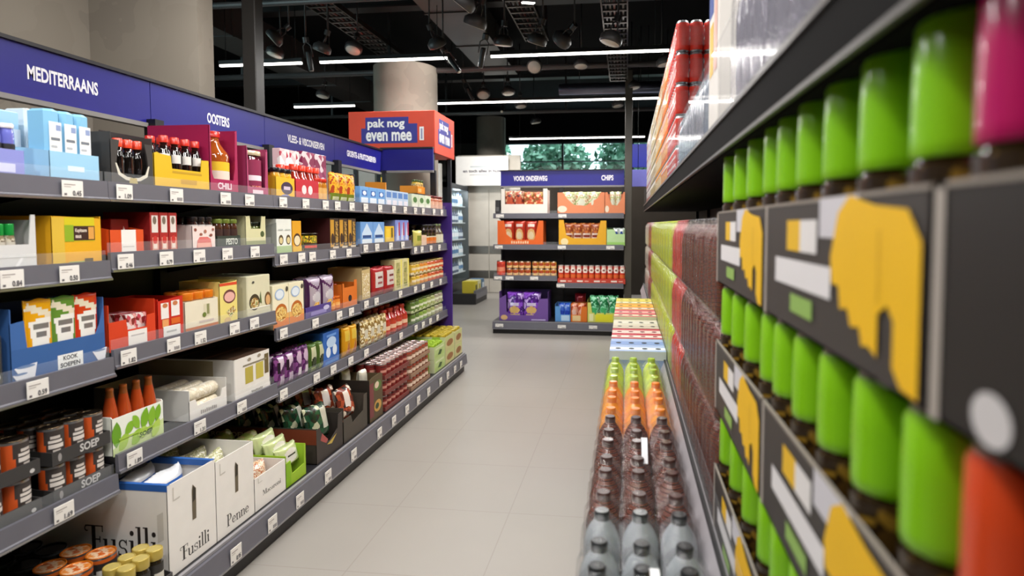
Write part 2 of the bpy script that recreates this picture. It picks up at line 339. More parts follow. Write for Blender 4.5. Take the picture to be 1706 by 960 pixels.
SPOTS = [(519, 118, 5.6, 1, 12, -4), (800, 112, 5.6, 1, 28, 14), (765, 120, 5.8, 1, -20, -32), (838, 76, 5.6, 0, 12, 0), (893, 73, 5.4, 0, 25, 5), (933, 70, 5.4, 0, 60, 0), (1016, 72, 4.8, 0, 15, 10), (790, 44, 4.6, 0, 25, -5), (768, 10, 4.2, 0, 40, 0),
         (453, 66, 5.6, 0, 45, 20), (457, 92, 6.0, 0, 15, 10), (535, 86, 5.8, 0, 20, -15), (588, 84, 6.2, 0, 15, 20), (306, 118, 5.8, 0, 15, 30), (322, 127, 6.2, 0, 8, 0), (537, 161, 8.0, 0, 12, 0), (420, 164, 7.4, 0, 10, 20), (890, 112, 7.0, 0, 50, 10), (968, 111, 7.2, 0, 10, 0), (805, 159, 8.0, 0, 30, 0), (788, 166, 8.2, 1, -20, 30),
         (847, 156, 8.2, 0, 10, 0), (868, 178, 9.0, 0, 10, 0), (836, 186, 9.0, 1, 30, -40), (1030, 177, 9.0, 0, 10, 0), (1056, 147, 8.2, 0, 10, 0), (1108, 108, 6.6, 0, 10, 0), (730, 78, 5.8, 0, 15, 30), (893, 205, 10.5, 0, 10, 0)]
for i, (x, y, Y, lg, ta, tb) in enumerate(SPOTS):
    q = pxat(x, y, Y); nm = 'slim black tube' if lg else 'dark round'
    where = ('left of the round column' if x < 612 else 'right of the round column' if x < 900 else 'above the crisps shelves')
    put(spot(lg, R_(ta), R_(tb), 4.2-q.z), '%s spotlight under the black ceiling, %s, about %d hundredths across the picture from the left' % (nm, where, x*100//1706) if 0 else '%s track spotlight %s, %s from left among those' % (nm, where, ORD[sorted(s[0] for s in SPOTS if (s[0] < 612) == (x < 612) and (612 <= s[0] < 900) == (612 <= x < 900) and s[3] == lg).index(x)]), q, R_(10*i), 'track spotlights')
@cached
def cable_tray(L, w):
    b = MB(); m = M('5d5852', 'metal')
    for s in (-1, 1): b.box(s*w/2-.006, s*w/2+.006, 0, L, 0, .06, m)
    k = 0
    while k*.16 < L: b.box(-w/2, w/2, k*.16, k*.16+.03, .0, .012, m); k += 1
    c = MB()
    for j in range(5): c.tube([(-w*.35+j*w*.17, 0, .025), (-w*.34+j*w*.17, L/2, .022), (-w*.35+j*w*.17, L, .025)], .012, M(('27242a', '4a4642', '5d2a24')[j % 3], 'plastic'), 6)
    return P('cable_tray', 'cable tray', [('ladder_frame', b.done('ladder_frame')), ('cables', c.done('cables'))])
put(cable_tray(4.5, .22), 'perforated metal cable tray with cables above the crisps shelves', (-.12, 3.4, 3.35))
put(cable_tray(4.0, .26), 'metal cable tray running back, above and left of the small square lamp', (-1.05, 3.0, 3.62))
put(cable_tray(5.0, .3), 'metal cable tray running back behind the dark square post', (-3.15, 4.4, 3.75))
for i, (x0, x1, y, z, r, l) in enumerate(((-6, 4, 5.2, 3.5, .028, 'grey pipe across the ceiling in front of the nearest light row'), (-6, 4, 7.4, 3.42, .035, 'grey pipe across the ceiling behind the nearest light row'), (-6, 4, 9.8, 3.33, .03, 'grey pipe across the ceiling behind the second light row'))):
    b = MB(); b.tube([(x0, y, z), ((x0+x1)/2, y, z+.01), (x1, y, z)], r, M('4b4746', 'paint'), 10); 
    for x in (-5, -3, -1, 3): b.box(x-.015, x+.015, y-.015, y+.015, z, 4.2, M('1c1b1b', 'paint'))
    solo('ceiling_pipe', 'pipe', l, b)
for (x, y0, y1, z, w, h, c, l) in ((-1.9, 1.5, 9, 3.75, .5, .3, '2a2725', 'wide dark air duct running back under the ceiling, middle'), (-4.6, 3.9, 12, 3.6, .45, .35, '322e2c', 'wide grey air duct running back on the far left'), (2.2, 4, 12, 3.7, .5, .3, '2a2725', 'wide dark air duct running back on the right')):
    b = MB(); b.box(x-w/2, x+w/2, y0, y1, z, z+h, M(c, 'paint'))
    y = y0
    while y < y1: b.box(x-w/2-.012, x+w/2+.012, y, y+.03, z-.012, z+h+.012, M(c, 'paint')); y += 1.2
    solo('air_duct', 'air duct', l, b)
for (y, z, h, l) in ((4.6, 4.06, .14, 'dark steel beam across the ceiling, nearest'), (7.0, 4.06, .14, 'dark steel beam across the ceiling over the round column'), (10.6, 4.06, .14, 'dark steel beam across the ceiling, farthest')):
    b = MB(); b.prism([(y-.09, z), (y+.09, z), (y+.09, z+.02), (y+.01, z+.02), (y+.01, z+h-.02), (y+.09, z+h-.02), (y+.09, z+h), (y-.09, z+h), (y-.09, z+h-.02), (y-.01, z+h-.02), (y-.01, z+.02), (y-.09, z+.02)], -8.9, 4.9, M('262322', 'paint'), 'x')
    solo('steel_beam', 'beam', l, b)
b = MB(); b.box(-.05, .05, -.05, .05, 0, .05, M('222222', 'paint')); e = MB(); e.box(-.04, .04, -.04, .04, -.008, 0, M('fffaf2', 'lit'))
put(P('square_lamp', 'ceiling light', [('housing', b.done('housing')), ('lens', e.done('lens'))]), 'small bright square lamp at the top edge, high under the black ceiling', pxat(880, 4, 4.2), R_(20), None, (R_(15), 0))
for i, (px, py, Y, w) in enumerate(((1016, 148, 8.4, 1.4), (1075, 147, 8.6, 1.0))):
    b = MB(); b.lathe([(.08, -w/2), (.085, -w/2+.02), (.085, w/2-.02), (.08, w/2)], M('6b7080', 'metal'), 20)
    for t in (-.3, .3): b.tube([(-.08, 0, t*w), (-(4.2-pxat(px, py, Y).z), 0, t*w)], .006, M('222222', 'paint'), 6)
    o = solo('duct_pipe', 'duct', 'short silver round duct above the second light row, %s' % ('left of the dark post' if i == 0 else 'right of the dark post'), b, pxat(px, py, Y)); o.rotation_euler = (0, R_(90), 0)
# posts
for (x, y, z0, w, c, l) in ((-2.75, 4.2, 0, .105, '2b2825', 'dark square post rising behind the left shelves to the ceiling'), (0.012, 8.2, 0, .1, '4a453c', 'dark square post at the right end of the crisps shelves')):
    b = MB(); b.box(x-w/2, x+w/2, y-w/2, y+w/2, z0, 4.2 if w > .1 else 3.55, M(c, 'paint'), .006); b.box(x-w*.8, x+w*.8, y-w*.8, y+w*.8, 0, .015, M(c, 'paint')); solo('square_post', 'post', l, b)
# ---------------------------------------------------------------- shelving
RAIL = M('65646c', 'paint'); DARK = M('19181b', 'paint'); EDGE = M('a9a8ac', 'metal')
LZ = {1: [1.652]*5, 2: [1.373, 1.40, 1.348, 1.366, 1.311], 3: [1.026, 1.05, .955, .972, .972], 4: [.60, .668, .63, .632, .634], 5: [.178]*5}
BY = [.92, 1.923, 2.92, 3.925, 4.925, 5.93]
@cached
def shelf(w, d, rail=.067, col='65646c', fence=.035):
    b = MB(); b.box(.002, w-.002, .012, d, -.034, -.012, DARK); r = MB()
    r.prism([(.002, 0), (.014, 0), (.014, -rail), (-.004, -rail), (-.004, -rail+.006), (.0, -rail+.01)], .001, w-.001, M(col, 'paint'), 'x'); e = MB(); e.box(.001, w-.001, -.007, .006, -rail-.004, -rail+.003, EDGE)
    f = MB(); f.box(.004, w-.004, .016, .018, -.012, fence, M('eef2f4', 'clear'))
    ks = [('board', b.done('board')), ('price_rail', r.done('price_rail'), [('rail_lip', e.done('rail_lip'))]), ('clear_fence', f.done('clear_fence'))]
    for x in (.02, w-.026):
        k = MB(); k.prism([(d, -.02), (d-.4, -.034), (d, -.11)], x, x+.006, DARK, 'x'); ks.append(('bracket', k.done('bracket')))
    return P('shelf_board', 'shelf', ks)
@cached
def bay(w, d, back, dz=.178, top=2.0):
    a = MB(); a.box(0, w, .03, d, dz-.05, dz+.012, M('232226', 'paint')); b = MB(); b.box(0, w, .03, .06, .0, dz-.09, M('1d1a19', 'paint')); c = MB()
    c.prism([(-.004, dz-.088), (.03, dz-.088), (.03, dz), (.006, dz)], 0, w, RAIL, 'x'); g = MB(); g.box(0, w, -.008, .01, dz-.094, dz-.086, EDGE)
    e = MB(); e.box(0, w, d, d+.02, .05, back, DARK); f = MB(); f.box(0, w, .02, .035, dz+.002, dz+.014, M('8f8d90', 'paint'))
    ks = [('base_deck', a.done('base_deck')), ('kick_panel', b.done('kick_panel')), ('price_rail', c.done('price_rail'), [('rail_lip', g.done('rail_lip'))]), ('back_panel', e.done('back_panel')), ('deck_edge', f.done('deck_edge'))]
    for x in (0, w-.03):
        u = MB(); u.box(x, x+.03, d-.03, d+.035, 0, top, DARK); ks.append(('upright', u.done('upright')))
    return P('shelving_bay', 'shelving unit', ks)
BAYN = ['the nearest left bay', 'the MEDITERRAANS bay', 'the OOSTERS bay', 'the VLEES bay', 'the farthest left bay']; ROWN = {1: 'top', 2: 'second', 3: 'third', 4: 'fourth', 5: 'bottom'}
XF = {1: -1.82, 2: -1.82, 3: -1.82, 4: -1.82, 5: -1.62}
for i in range(5):
    w = round(BY[i+1]-BY[i], 3)
    put(bay(w, .86, 1.62, .178, 2.05), 'dark shelving frame with base deck and back panel, '+BAYN[i], (-1.62, BY[i], 0), pi/2, 'left shelving frames')
    for s in (1, 2, 3, 4): put(shelf(w, .64), 'dark grey shelf with price rail, %s shelf of %s' % (ROWN[s], BAYN[i]), (-1.82, BY[i], LZ[s][i]), pi/2, 'left shelves')
e = MB(); e.box(-2.5, -1.775, 5.935, 5.96, 0.0, 1.72, M('44258a', 'card')); solo('end_panel', 'panel', 'purple end panel closing the far end of the left shelves', e)
BLUE = M('1a1880', 'paint')
def header(label, Y0, Y1, txt=None, px=None, rz=pi/2, X=-2.5, z0=2.03, z1=2.25, hh=.055, group='blue category signs', loc=None, tw=None, tx=None, extra=()):
    w = Y1-Y0; b = MB(); b.box(.002, w-.002, 0, .025, 0, z1-z0, BLUE); t = MB(); t.box(0, w, -.012, .03, z1-z0, z1-z0+.016, M('1f1d22', 'paint')); t.box(0, w, -.012, .03, -.022, 0, M('8a8784', 'paint'))
    ks = [('sign_board', b.done('sign_board')), ('trim', t.done('trim'))]
    for (s, c, ww) in ([(txt, tx, tw)] if txt else [])+list(extra):
        l = MB(); l.art((c-ww/2, 0, (z1-z0)*.5-hh/2), (1, 0, 0), (0, 0, 1), ww, hh, [('t', s, .5, .5, 1, 1, 'f4f2f6')]); ks.append(('lettering', l.done('lettering'), [], 'white capital letters'))
    return put(P('category_sign', 'sign', ks), label, loc or (X, Y0, z0), rz, group)
header('blank end of the blue shelf sign at the left picture edge', BY[0], BY[1])
for i, (s, a, b) in enumerate((('MEDITERRAANS', 45, 163), ('OOSTERS', 345, 382), ('VLEES- & VISCONSERVEN', 479, 540), ('GROENTE- & FRUITCONSERVEN', 578, 626))):
    ya, yb = yat(a, -2.5, 2.15), yat(b, -2.5, 2.15)
    header('long blue shelf sign with white word '+s.title() if i < 2 else 'long blue shelf sign reading '+s.lower(), BY[i+1], BY[i+2], s, hh=.062 if i < 2 else .056, tx=(ya+yb)/2-BY[i+1], tw=yb-ya)
header('plain blue sign board across the far end of the left shelves', 0, .56, rz=0, loc=(-2.52, 5.94, 2.05))
for (x, z0, z1) in ((-1.965, 1.6, 2.05), (-2.5, 1.6, 2.05)):
    b = MB(); b.box(x-.02, x+.02, 5.965, 6.0, 0, z1, DARK); solo('sign_post', 'post', 'thin black post holding the blue end sign, %s one' % ('right' if x > -2.2 else 'left'), b)
# red promotion box
b = MB(); b.box(-2.91, -1.975, 6.05, 6.75, 2.24, 2.675, M('d8472c', 'card'), .004)
a = MB(); RW, RH = .935, .435
def promo(m, o, ux, w):
    m.art(o, ux, (0, 0, 1), w, RH, [('p', [(.2, .6), (.2, .86), (.7, .86), (.7, .7), (.8, .7), (.8, .24), (.15, .24), (.15, .6)], '35358c'), ('t', 'pak nog', .44, .69, .43, .26, 'f6f3f2'), ('t', 'even mee', .47, .4, .53, .22, 'f6f3f2'), ('p', [(.825, .3), (.875, .3), (.875, .62), (.825, .62)], 'f6f3f2'), ('p', [(.84, .33), (.86, .33), (.86, .58), (.84, .58)], '9a96b8')])
promo(a, (-2.91, 6.049, 2.24), (1, 0, 0), RW); c = MB(); promo(c, (-1.974, 6.05, 2.24), (0, 1, 0), .7)
ks = [('sign_box', b.done('sign_box')), ('lettering', a.done('lettering'), [], 'white words pak nog even mee on blue'), ('lettering', c.done('lettering'))]
for x in (-2.86, -2.02):
    for y in (6.1, 6.7): p = MB(); p.box(x-.02, x+.02, y-.02, y+.02, 0, 2.24, DARK); ks.append(('post', p.done('post')))
put(P('promotion_sign', 'sign', ks), 'red box sign reading pak nog even mee on posts', (0, 0, 0))
# white hanging sign over the doors
b = MB(); b.box(0, 1.14, 0, .06, 0, .62, M('f4f1ec', 'card'), .004); t = MB()
t.art((0, -.001, 0), (1, 0, 0), (0, 0, 1), 1.14, .62, [('t', 'en toch alles in huis', .5, .5, .72, .1, '4a4453'), ('r', .28, .62, .72, .67, 'c9cfd0'), ('r', .27, .36, .73, .375, '8d8788')])
sw = MB(); sw.tube([(.1, .03, .62), (.1, .03, 1.87)], .004, M('2a2a2a', 'metal')); sw2 = MB(); sw2.tube([(1.04, .03, .62), (1.04, .03, 1.87)], .004, M('2a2a2a', 'metal'))
put(P('door_sign', 'sign', [('sign_board', b.done('sign_board')), ('lettering', t.done('lettering')), ('suspension_wire', sw.done('suspension_wire')), ('suspension_wire', sw2.done('suspension_wire'))]), 'white sign board with small dark words above the grey doors', (-3.66, 12.6, 2.33))
for (x, y, z, w, h, c, l) in ((.06, 9.5, 2.39, .6, .36, '1f2aa0', 'plain blue hanging panel right of the dark post, upper one'), (.05, 8.7, 2.04, .6, .24, '6a6ab8', 'pale blue shelf sign right of the dark post, lower one')):
    b = MB(); b.box(x, x+w, y, y+.03, z, z+h, M(c, 'paint'), .004); r = MB()
    for q in (x+.1, x+w-.1): r.tube([(q, y+.015, z+h), (q, y+.015, 4.2)], .004, M('2a2a2a', 'metal'))
    put(P('hanging_sign', 'sign', [('sign_board', b.done('sign_board')), ('suspension_wire', r.done('suspension_wire'))]), l, (0, 0, 0))
# ---------------------------------------------------------------- far shelves (crisps)
FZ = {1: [1.652, 1.652], 2: [1.226, 1.226], 3: [.80, .706]}; FX = [-1.83, -.945, -.045]; FN = ['left bay of the crisps shelves', 'right bay of the crisps shelves']
for i in range(2):
    w = round(FX[i+1]-FX[i], 3)
    put(bay(w, .62, 1.62, .16, 2.07), 'dark shelving frame facing the aisle, '+FN[i], (FX[i], 8.02, 0), 0, 'crisps shelving frames')
    for s in (1, 2, 3): put(shelf(w, .5), 'dark grey shelf, %s one in the %s' % (ORD[s-1]+' from top', FN[i]), (FX[i], 8.1, FZ[s][i]), 0, 'crisps shelves')
def fx(px): return pxat(px, 298, 8.62).x
xa = FX[0]
header('blue sign reading voor onderweg and chips over the far shelves', 0, FX[2]-FX[0], rz=0, loc=(FX[0], 8.6, 2.055), z0=2.055, z1=2.27, hh=.075, extra=[('VOOR ONDERWEG', (fx(856)+fx(912))/2-xa, fx(912)-fx(856)), ('CHIPS', (fx(1002)+fx(1022))/2-xa, fx(1022)-fx(1002))])
# ---------------------------------------------------------------- right shelves
RB = [-.6, .4, 1.4, 2.4, 3.4, 4.4, 5.4, 6.4, 7.4]
@cached
def rbay(w):
    a = MB(); a.box(0, w, .02, 1.0, .1, .15, M('232226', 'paint')); b = MB(); b.box(0, w, .03, .06, 0, .1, M('1d1a19', 'paint')); c = MB(); c.box(0, w, 0, .02, .06, .148, RAIL)
    e = MB(); e.box(0, w, 1.0, 1.02, .05, 1.9, DARK); ks = [('base_deck', a.done('base_deck')), ('kick_panel', b.done('kick_panel')), ('price_rail', c.done('price_rail')), ('back_panel', e.done('back_panel'))]
    u = MB(); u.box(0, .03, .97, 1.0, 0, 1.95, DARK); ks.append(('upright', u.done('upright')))
    return P('shelving_bay', 'shelving unit', ks)
@cached
def lshelf(w):
    b = MB(); b.box(0, w, .012, .64, -.03, -.012, DARK); r = MB(); r.prism([(0, 0), (.012, 0), (-.025, -.085), (-.037, -.085)], 0, w, M('a9a4a8', 'paint'), 'x'); k = MB(); k.box(0, w, -.004, .006, 0, .008, M('121113', 'paint'))
    f = MB(); f.box(.003, w-.003, .002, .005, .008, .11, M('eef2f4', 'clear'))
    return P('shelf_board', 'shelf', [('board', b.done('board')), ('price_rail', r.done('price_rail'), [('rail_edge', k.done('rail_edge'))]), ('clear_fence', f.done('clear_fence'))])
@cached
def tshelf(w):
    b = MB(); b.box(0, w, .012, .64, -.075, -.012, M('0c0b0c', 'matte')); r = MB(); r.box(0, w, 0, .014, -.07, 0, M('0e0c0c', 'matte')); k = MB(); k.box(0, w, -.004, .004, -.006, .004, M('5d5856', 'paint')); k.box(0, w, -.004, .004, -.074, -.068, M('5d5856', 'paint'))
    f = MB(); f.box(.006, w-.006, .004, .007, .004, .19, M('dfe2ea', 'clear'))
    f.tube([(.006+t*(w-.012), .0055, .19) for t in (0, .25, .5, .75, 1)], .003, M('f2f4f8', 'clear'), 6)
    return P('shelf_board', 'shelf', [('board', b.done('board')), ('price_rail', r.done('price_rail'), [('rail_edge', k.done('rail_edge'))]), ('clear_fence', f.done('clear_fence'))])
for i in range(8):
    n = ORD[i]+' bay from the near end'
    put(rbay(1.0), 'dark drinks shelving frame on the right, '+n, (-.15, RB[i]+1.0, 0), -pi/2, 'right shelving frames')
    put(lshelf(1.0), 'low drinks shelf with clear fence on the right, '+n, (.2, RB[i]+1.0, .775), -pi/2, 'right lower shelves')
    put(tshelf(1.0), 'black top drinks shelf with clear fence on the right, '+n, (.2, RB[i]+1.0, 1.728), -pi/2, 'right upper shelves')
# ---------------------------------------------------------------- kinds of goods (front towards local -y)
def marks(u0, v0, u1, v1, n, c):      # lettering too small to read: a row of short upright strokes
    w = (u1-u0)/n; return [('r', u0+w*i, v0, u0+w*(i+.62), v1-(v1-v0)*.22*((i*7) % 3)/2, c) for i in range(n)]
def hit(sh, u, v):
    t = sh[0]
    if t == 'r': return sh[1] <= u <= sh[3] and sh[2] <= v <= sh[4]
    if t == 'e': return ((u-sh[1])/sh[3])**2+((v-sh[2])/sh[4])**2 <= 1
    if t == 'p':
        q = sh[1]; c = False; j = len(q)-1
        for i in range(len(q)):
            if (q[i][1] > v) != (q[j][1] > v) and u < (q[j][0]-q[i][0])*(v-q[i][1])/(q[j][1]-q[i][1])+q[i][0]: c = not c
            j = i
        return c
    return False
def look(shapes, u, v, base):
    m = base
    for sh in shapes:
        if hit(sh, u, v): m = sh[-1]
    return m
@cached
def bag(w, h, d, base, shapes=(), seed=1, name='snack_bag', cat='bag', crimp=None, kind='foil', wr=1.0):
    rd = random.Random(seed); nu, nv = 20, 26; b = MB(); base = M(base, kind) if isinstance(base, str) else base
    hump = [(rd.uniform(.2, .8), rd.uniform(.15, .85), rd.uniform(-.12, .12)*wr, rd.uniform(.1, .25)) for _ in range(7)]
    V = []; 
    for s in (-1, 1):
        for j in range(nv+1):
            v = j/nv
            for i in range(nu+1):
                u = i/nu; t = (1-abs(2*u-1)**3)**.6*max(0, 1-abs(2*v-1)**5)**.7 if 0 < j < nv else 0
                for (a, c, k, r) in hump: t *= 1+k*math.exp(-((u-a)**2+(v-c)**2)/r**2)
                x = (u-.5)*w*(1-.05*sin(pi*v)**2*0+.035*(abs(2*v-1)**3)); x *= 1-.04*t
                z = v*h+(.012*h*sin(u*9+seed) if j == nv else 0)
                V.append((x, s*(d/2*t+.0015)+(.0035*(-1)**i*wr if v > .9 or v < .06 else 0), z))
    Fs = []; Ms = []; n = (nu+1)*(nv+1)
    for s in (0, 1):
        for j in range(nv):
            for i in range(nu):
                a = s*n+j*(nu+1)+i; q = (a, a+1, a+nu+2, a+nu+1); Fs.append(q if s == 0 else q[::-1])
                m = look(shapes, (i+.5)/nu, (j+.5)/nv, base) if s == 0 else base
                if crimp and (j >= nv-1 or j == 0): m = crimp
                Ms.append(M(m, kind) if isinstance(m, str) else m)
    for j in range(nv):
        for i in (0, nu):
            a = j*(nu+1)+i; q = (a, a+nu+1, n+a+nu+1, n+a); Fs.append(q if i else q[::-1]); Ms.append(base)
    for i in range(nu):
        a = nv*(nu+1)+i; Fs.append((a, a+1, n+a+1, n+a)); Ms.append(base)
    b.mesh(V, Fs, Ms); return P(name, cat, [(name, b.done(name))])
@cached
def box(w, d, h, base, front=(), side=(), top=(), name='carton', cat='carton', c=.002, kind='card', flap=None):
    b = MB(); b.box(-w/2, w/2, 0, d, 0, h, M(base, kind) if isinstance(base, str) else base, c)
    b.art((-w/2, 0, 0), (1, 0, 0), (0, 0, 1), w, h, front); b.art((-w/2, d, 0), (0, -1, 0), (0, 0, 1), d, h, side); b.art((-w/2, 0, h), (1, 0, 0), (0, 1, 0), w, d, top)
    ks = [(name, b.done(name))]
    if flap: f = MB(); f.box(-w/2, w/2, 0, d*.5, h, h+.002, flap); ks = [('body', ks[0][1]), ('flap', f.done('flap'))]
    return P(name, cat, ks)
@cached
def tray(w, d, hf, hb, base, front=(), left=(), notch=None, slope=.4, inner=None, name='display_carton', cat='carton', back=True, hs=None, lip=None):
    """shelf-ready carton: low front, sides rising to the back; notch: outline of the front's top edge in its own (u,v)"""
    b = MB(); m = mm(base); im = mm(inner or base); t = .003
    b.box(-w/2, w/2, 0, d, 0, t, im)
    hs = hs or hb
    pr = [(0, 0), (0, max(hf, .004) if not notch else hs*.999), (d*slope, hs), (d, hs), (d, 0)]
    for s in (-1, 1): x = s*(w/2-t/2); b.prism(pr, x-t/2, x+t/2, m, 'x')
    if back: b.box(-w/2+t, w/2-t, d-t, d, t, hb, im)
    pf = [(-w/2, 0)]+([(-w/2+u*w, v*hf) for u, v in notch] if notch else [(-w/2, hf), (w/2, hf)])+[(w/2, 0)]
    b.prism(pf, -.0005, t, m, 'y')
    b.art((-w/2, -.0005, 0), (1, 0, 0), (0, 0, 1), w, hf, front); b.art((-w/2, d, 0), (0, -1, 0), (0, 0, 1), d, hs, left)
    if lip: b.box(-w/2-.001, -w/2+.014, 0, d, hs-.022, hs+.003, lip); b.box(w/2-.014, w/2+.001, 0, d, hs-.022, hs+.003, lip)
    return P(name, cat, [(name, b.done(name))])
@cached
def bottle(h, r, body, cap, lab=None, nr=.36, sh=.58, capf=.09, name='bottle', cat='bottle', n=16, capr=1.15, kind='glassy', shapes=(), neck=None, taper=False):
    b = MB(); bm = M(body, kind) if isinstance(body, str) else body; H = h*(1-capf); nr *= r
    prof = [(r*.9, 0), (r, h*.02), (r, h*sh*.5), (r, h*sh), (r*.93, h*(sh+.05)), (r*.7, h*(sh+.12)), (nr*1.2, h*(sh+.2)), (nr, H-h*.06), (nr, H)] if not taper else [(r*.9, 0), (r, h*.02), (r, h*sh*.5), (r, h*sh), (r*.93, h*(sh+.12)), (r*.78, h*(sh+.27)), (nr*1.12, h*.86), (nr, h*.93), (nr, H)]
    b.lathe(prof, [bm]*6+[neck or bm]*2, n)
    c = MB(); cr = nr*capr; c.lathe([(cr, H-.002), (cr, h-.002), (cr*.9, h)], M(cap, 'plastic') if isinstance(cap, str) else cap, 14)
    ks = [('glass_body', b.done('glass_body')), ('cap', c.done('cap'))]
    if lab:
        l = MB(); z0, z1 = lab[0]*h, lab[1]*h; k = 6
        l.lathe([(r+.0007, z0+(z1-z0)*i/k) for i in range(k+1)], mm(lab[2]), 20, shade=(lambda u, z: look(shapes, (u+.25)*2, (z-z0)/(z1-z0), lab[2])) if shapes else None, caps=False); ks.append(('label', l.done('label')))
    return P(name, cat, ks)
@cached
def jar(h, r, body, lid, lab=None, lidf=.14, name='jar', cat='jar', shapes=(), n=18, lidr=.97, lidtop=None, kind='glassy', met='metal'):
    b = MB(); bm = M(body, kind) if isinstance(body, str) else body; H = h*(1-lidf)
    b.lathe([(r*.9, 0), (r, h*.04), (r, H*.82), (r*.94, H*.92), (r*.84, H*.97), (r*.84, H)], bm, n)
    c = MB(); lm = M(lid, 'foil') if isinstance(lid, str) else lid; c.lathe([(r*lidr, H-.001), (r*lidr*1.02, H+.001), (r*lidr*1.02, h-.003), (r*lidr*.96, h), (r*lidr*.88, h), (r*lidr*.86, h-.0015)], [lm]*5, n)
    if lidtop: c.lathe([(r*.84, h-.001), (r*.4, h-.0008), (.0001, h-.0008)], mm(lidtop), n)
    ks = [('glass_body', b.done('glass_body')), ('lid', c.done('lid'))]
    if lab:
        l = MB(); z0, z1 = lab[0]*h, lab[1]*h; k = 6
        l.lathe([(r+.0007, z0+(z1-z0)*i/k) for i in range(k+1)], mm(lab[2]), 20, shade=(lambda u, z: look(shapes, (u+.25)*2, (z-z0)/(z1-z0), lab[2])) if shapes else None, caps=False); ks.append(('label', l.done('label')))
    return P(name, cat, ks)
@cached
def can(h, r, base, shapes=(), lid='b9bcc0', name='can', cat='can', n=20, lidtop=None, ringpull=False, slim=.9):
    b = MB(); bm = mm(base); mt = M('b9bcc0', 'metal'); k = 10 if n < 32 else 22
    pr = [(r*slim, 0), (r*(slim+.02), .003), (r, .008)]+[(r, .008+(h-.018)*i/k) for i in range(1, k+1)]+[(r*(slim+.03), h-.003)]
    b.lathe(pr, [mt, mt]+[bm]*k+[mt], n, shade=lambda u, z: (look(shapes, (u+.25)*2, z/h, base) if .008 < z < h-.01 else None), caps=False); b.face([(r*slim*cos(-2*pi*i/n), r*slim*sin(-2*pi*i/n), .0005) for i in range(n)], mt)
    lm = M(lid, 'metal') if isinstance(lid, str) else lid
    c = MB(); c.lathe([(r*(slim+.03), h-.003), (r*(slim+.03), h), (r*slim*.95, h), (r*slim*.9, h-.004)], lm, n, caps=False); c.lathe([(r*slim*.92, h-.004), (r*.3, h-.0035), (.0001, h-.0035)], mm(lidtop) if lidtop else lm, n)
    ks = [('can_body', b.done('can_body')), ('lid', c.done('lid'))]
    if ringpull: p = MB(); p.tube([(r*.2*cos(a), r*.2*sin(a)-r*.3, h-.002) for a in (0, 1.2, 2.4, 3.6, 4.8, 6.28)], .0015, mt, 6); ks.append(('ring_pull', p.done('ring_pull')))
    return P(name, cat, ks)
@cached
def sachet(w, h, base, shapes=(), d=.012, name='sachet', cat='sachet'):
    return bag(w, h, d, base, shapes, 3, name, cat, None, 'gloss', .3)
@cached
def roll(L, r, c):      # rolled wraps seen from the side, lying across the front
    b = MB(); b.lathe([(.0001, 0), (r*.5, 0), (r*.9, .006), (r, .02), (r*.97, L*.5), (r, L-.02), (r*.9, L-.006), (r*.5, L)], MIX([c, 'd8cdb4', 'efe7d6'], 40), 14)
    m = b; R = Matrix.Rotation(pi/2, 3, 'Y'); m.v = [tuple(R @ Vector(p)-Vector((L/2, 0, -r))) for p in m.v]
    return P('wrap_pack', 'food pack', [('wrap_pack', m.done('wrap_pack'))])
@cached
def tag(price, w=.064, h=.05, ext=False):
    b = MB(); b.box(-w/2, w/2, -.003, 0, 0, h, M('ece8e1', 'card'), .001)
    a = [('r', .08, .72, .62, .78, 'a49a96'), ('r', .08, .6, .4, .64, 'b9b0ab'), ('r', .08, .1, .2, .22, '6a6668')]
    a += [('t', price, .68, .24, .42, .32, '5c5a5e')] if price else [('r', .5, .12, .6, .36, '8a878a'), ('r', .64, .12, .74, .36, '8a878a'), ('r', .78, .12, .88, .36, '8a878a')]
    l = MB(); l.art((-w/2, -.003, 0), (1, 0, 0), (0, 0, 1), w, h, a)
    return P('price_tag', 'price tag', [('card', b.done('card')), ('printed_price', l.done('printed_price'))])
# ---------------------------------------------------------------- placing on the left shelves
ZB = lambda s, b: LZ[s][b]-.012 if s < 5 else .192
def LP(px, s, b, sb=0):
    X = (-1.845 if s < 5 else -1.67)-sb; z = ZB(s, b); return X, yat(px, X, z), z
def span(px0, px1, s, b, sb=0):
    X, y0, z = LP(px0, s, b, sb); y1 = LP(px1, s, b, sb)[1]
    y0, y1 = max(y0, BY[b]+.004 if b else -9), min(y1, BY[b+1]-.004)
    return X, y0, y1, z
def goods(mk, label, s, b, px0, px1, ytop, n=1, rows=1, group=None, sb=0, dz=0, gap=.97, rowgap=None, first=None, face=1, tilt=0, jit=0):
    """n goods side by side between two picture columns, rows deep; mk(w,h) gives the kind for that width and height"""
    X, y0, y1, z = span(px0, px1, s, b, sb); z += dz; ym = (y0+y1)/2
    h = round(hat(ytop, X, ym)-z, 3) if ytop is not None else None; w = round((y1-y0)/n, 3)
    p = mk(round(w*gap, 3), h)
    X -= w*gap/2 if p.cat in ('bottle', 'jar', 'can', 'cup') else 0
    for r in range(rows):
        for i in range(n):
            l = label if n*rows == 1 else label+(', %s from left' % ORD[i] if n > 1 else '')+(', %s row' % ('front' if r == 0 else ORD[r]) if rows > 1 else '')
            x = X-r*(rowgap or w); 
            rz = pi/2+(random.uniform(-jit, jit) if jit else 0)
            put(p, l, (x, y0+(i+.5)*w, z), rz, group if n*rows > 1 else None, (tilt, 0))
    return X, y0, y1, z, h
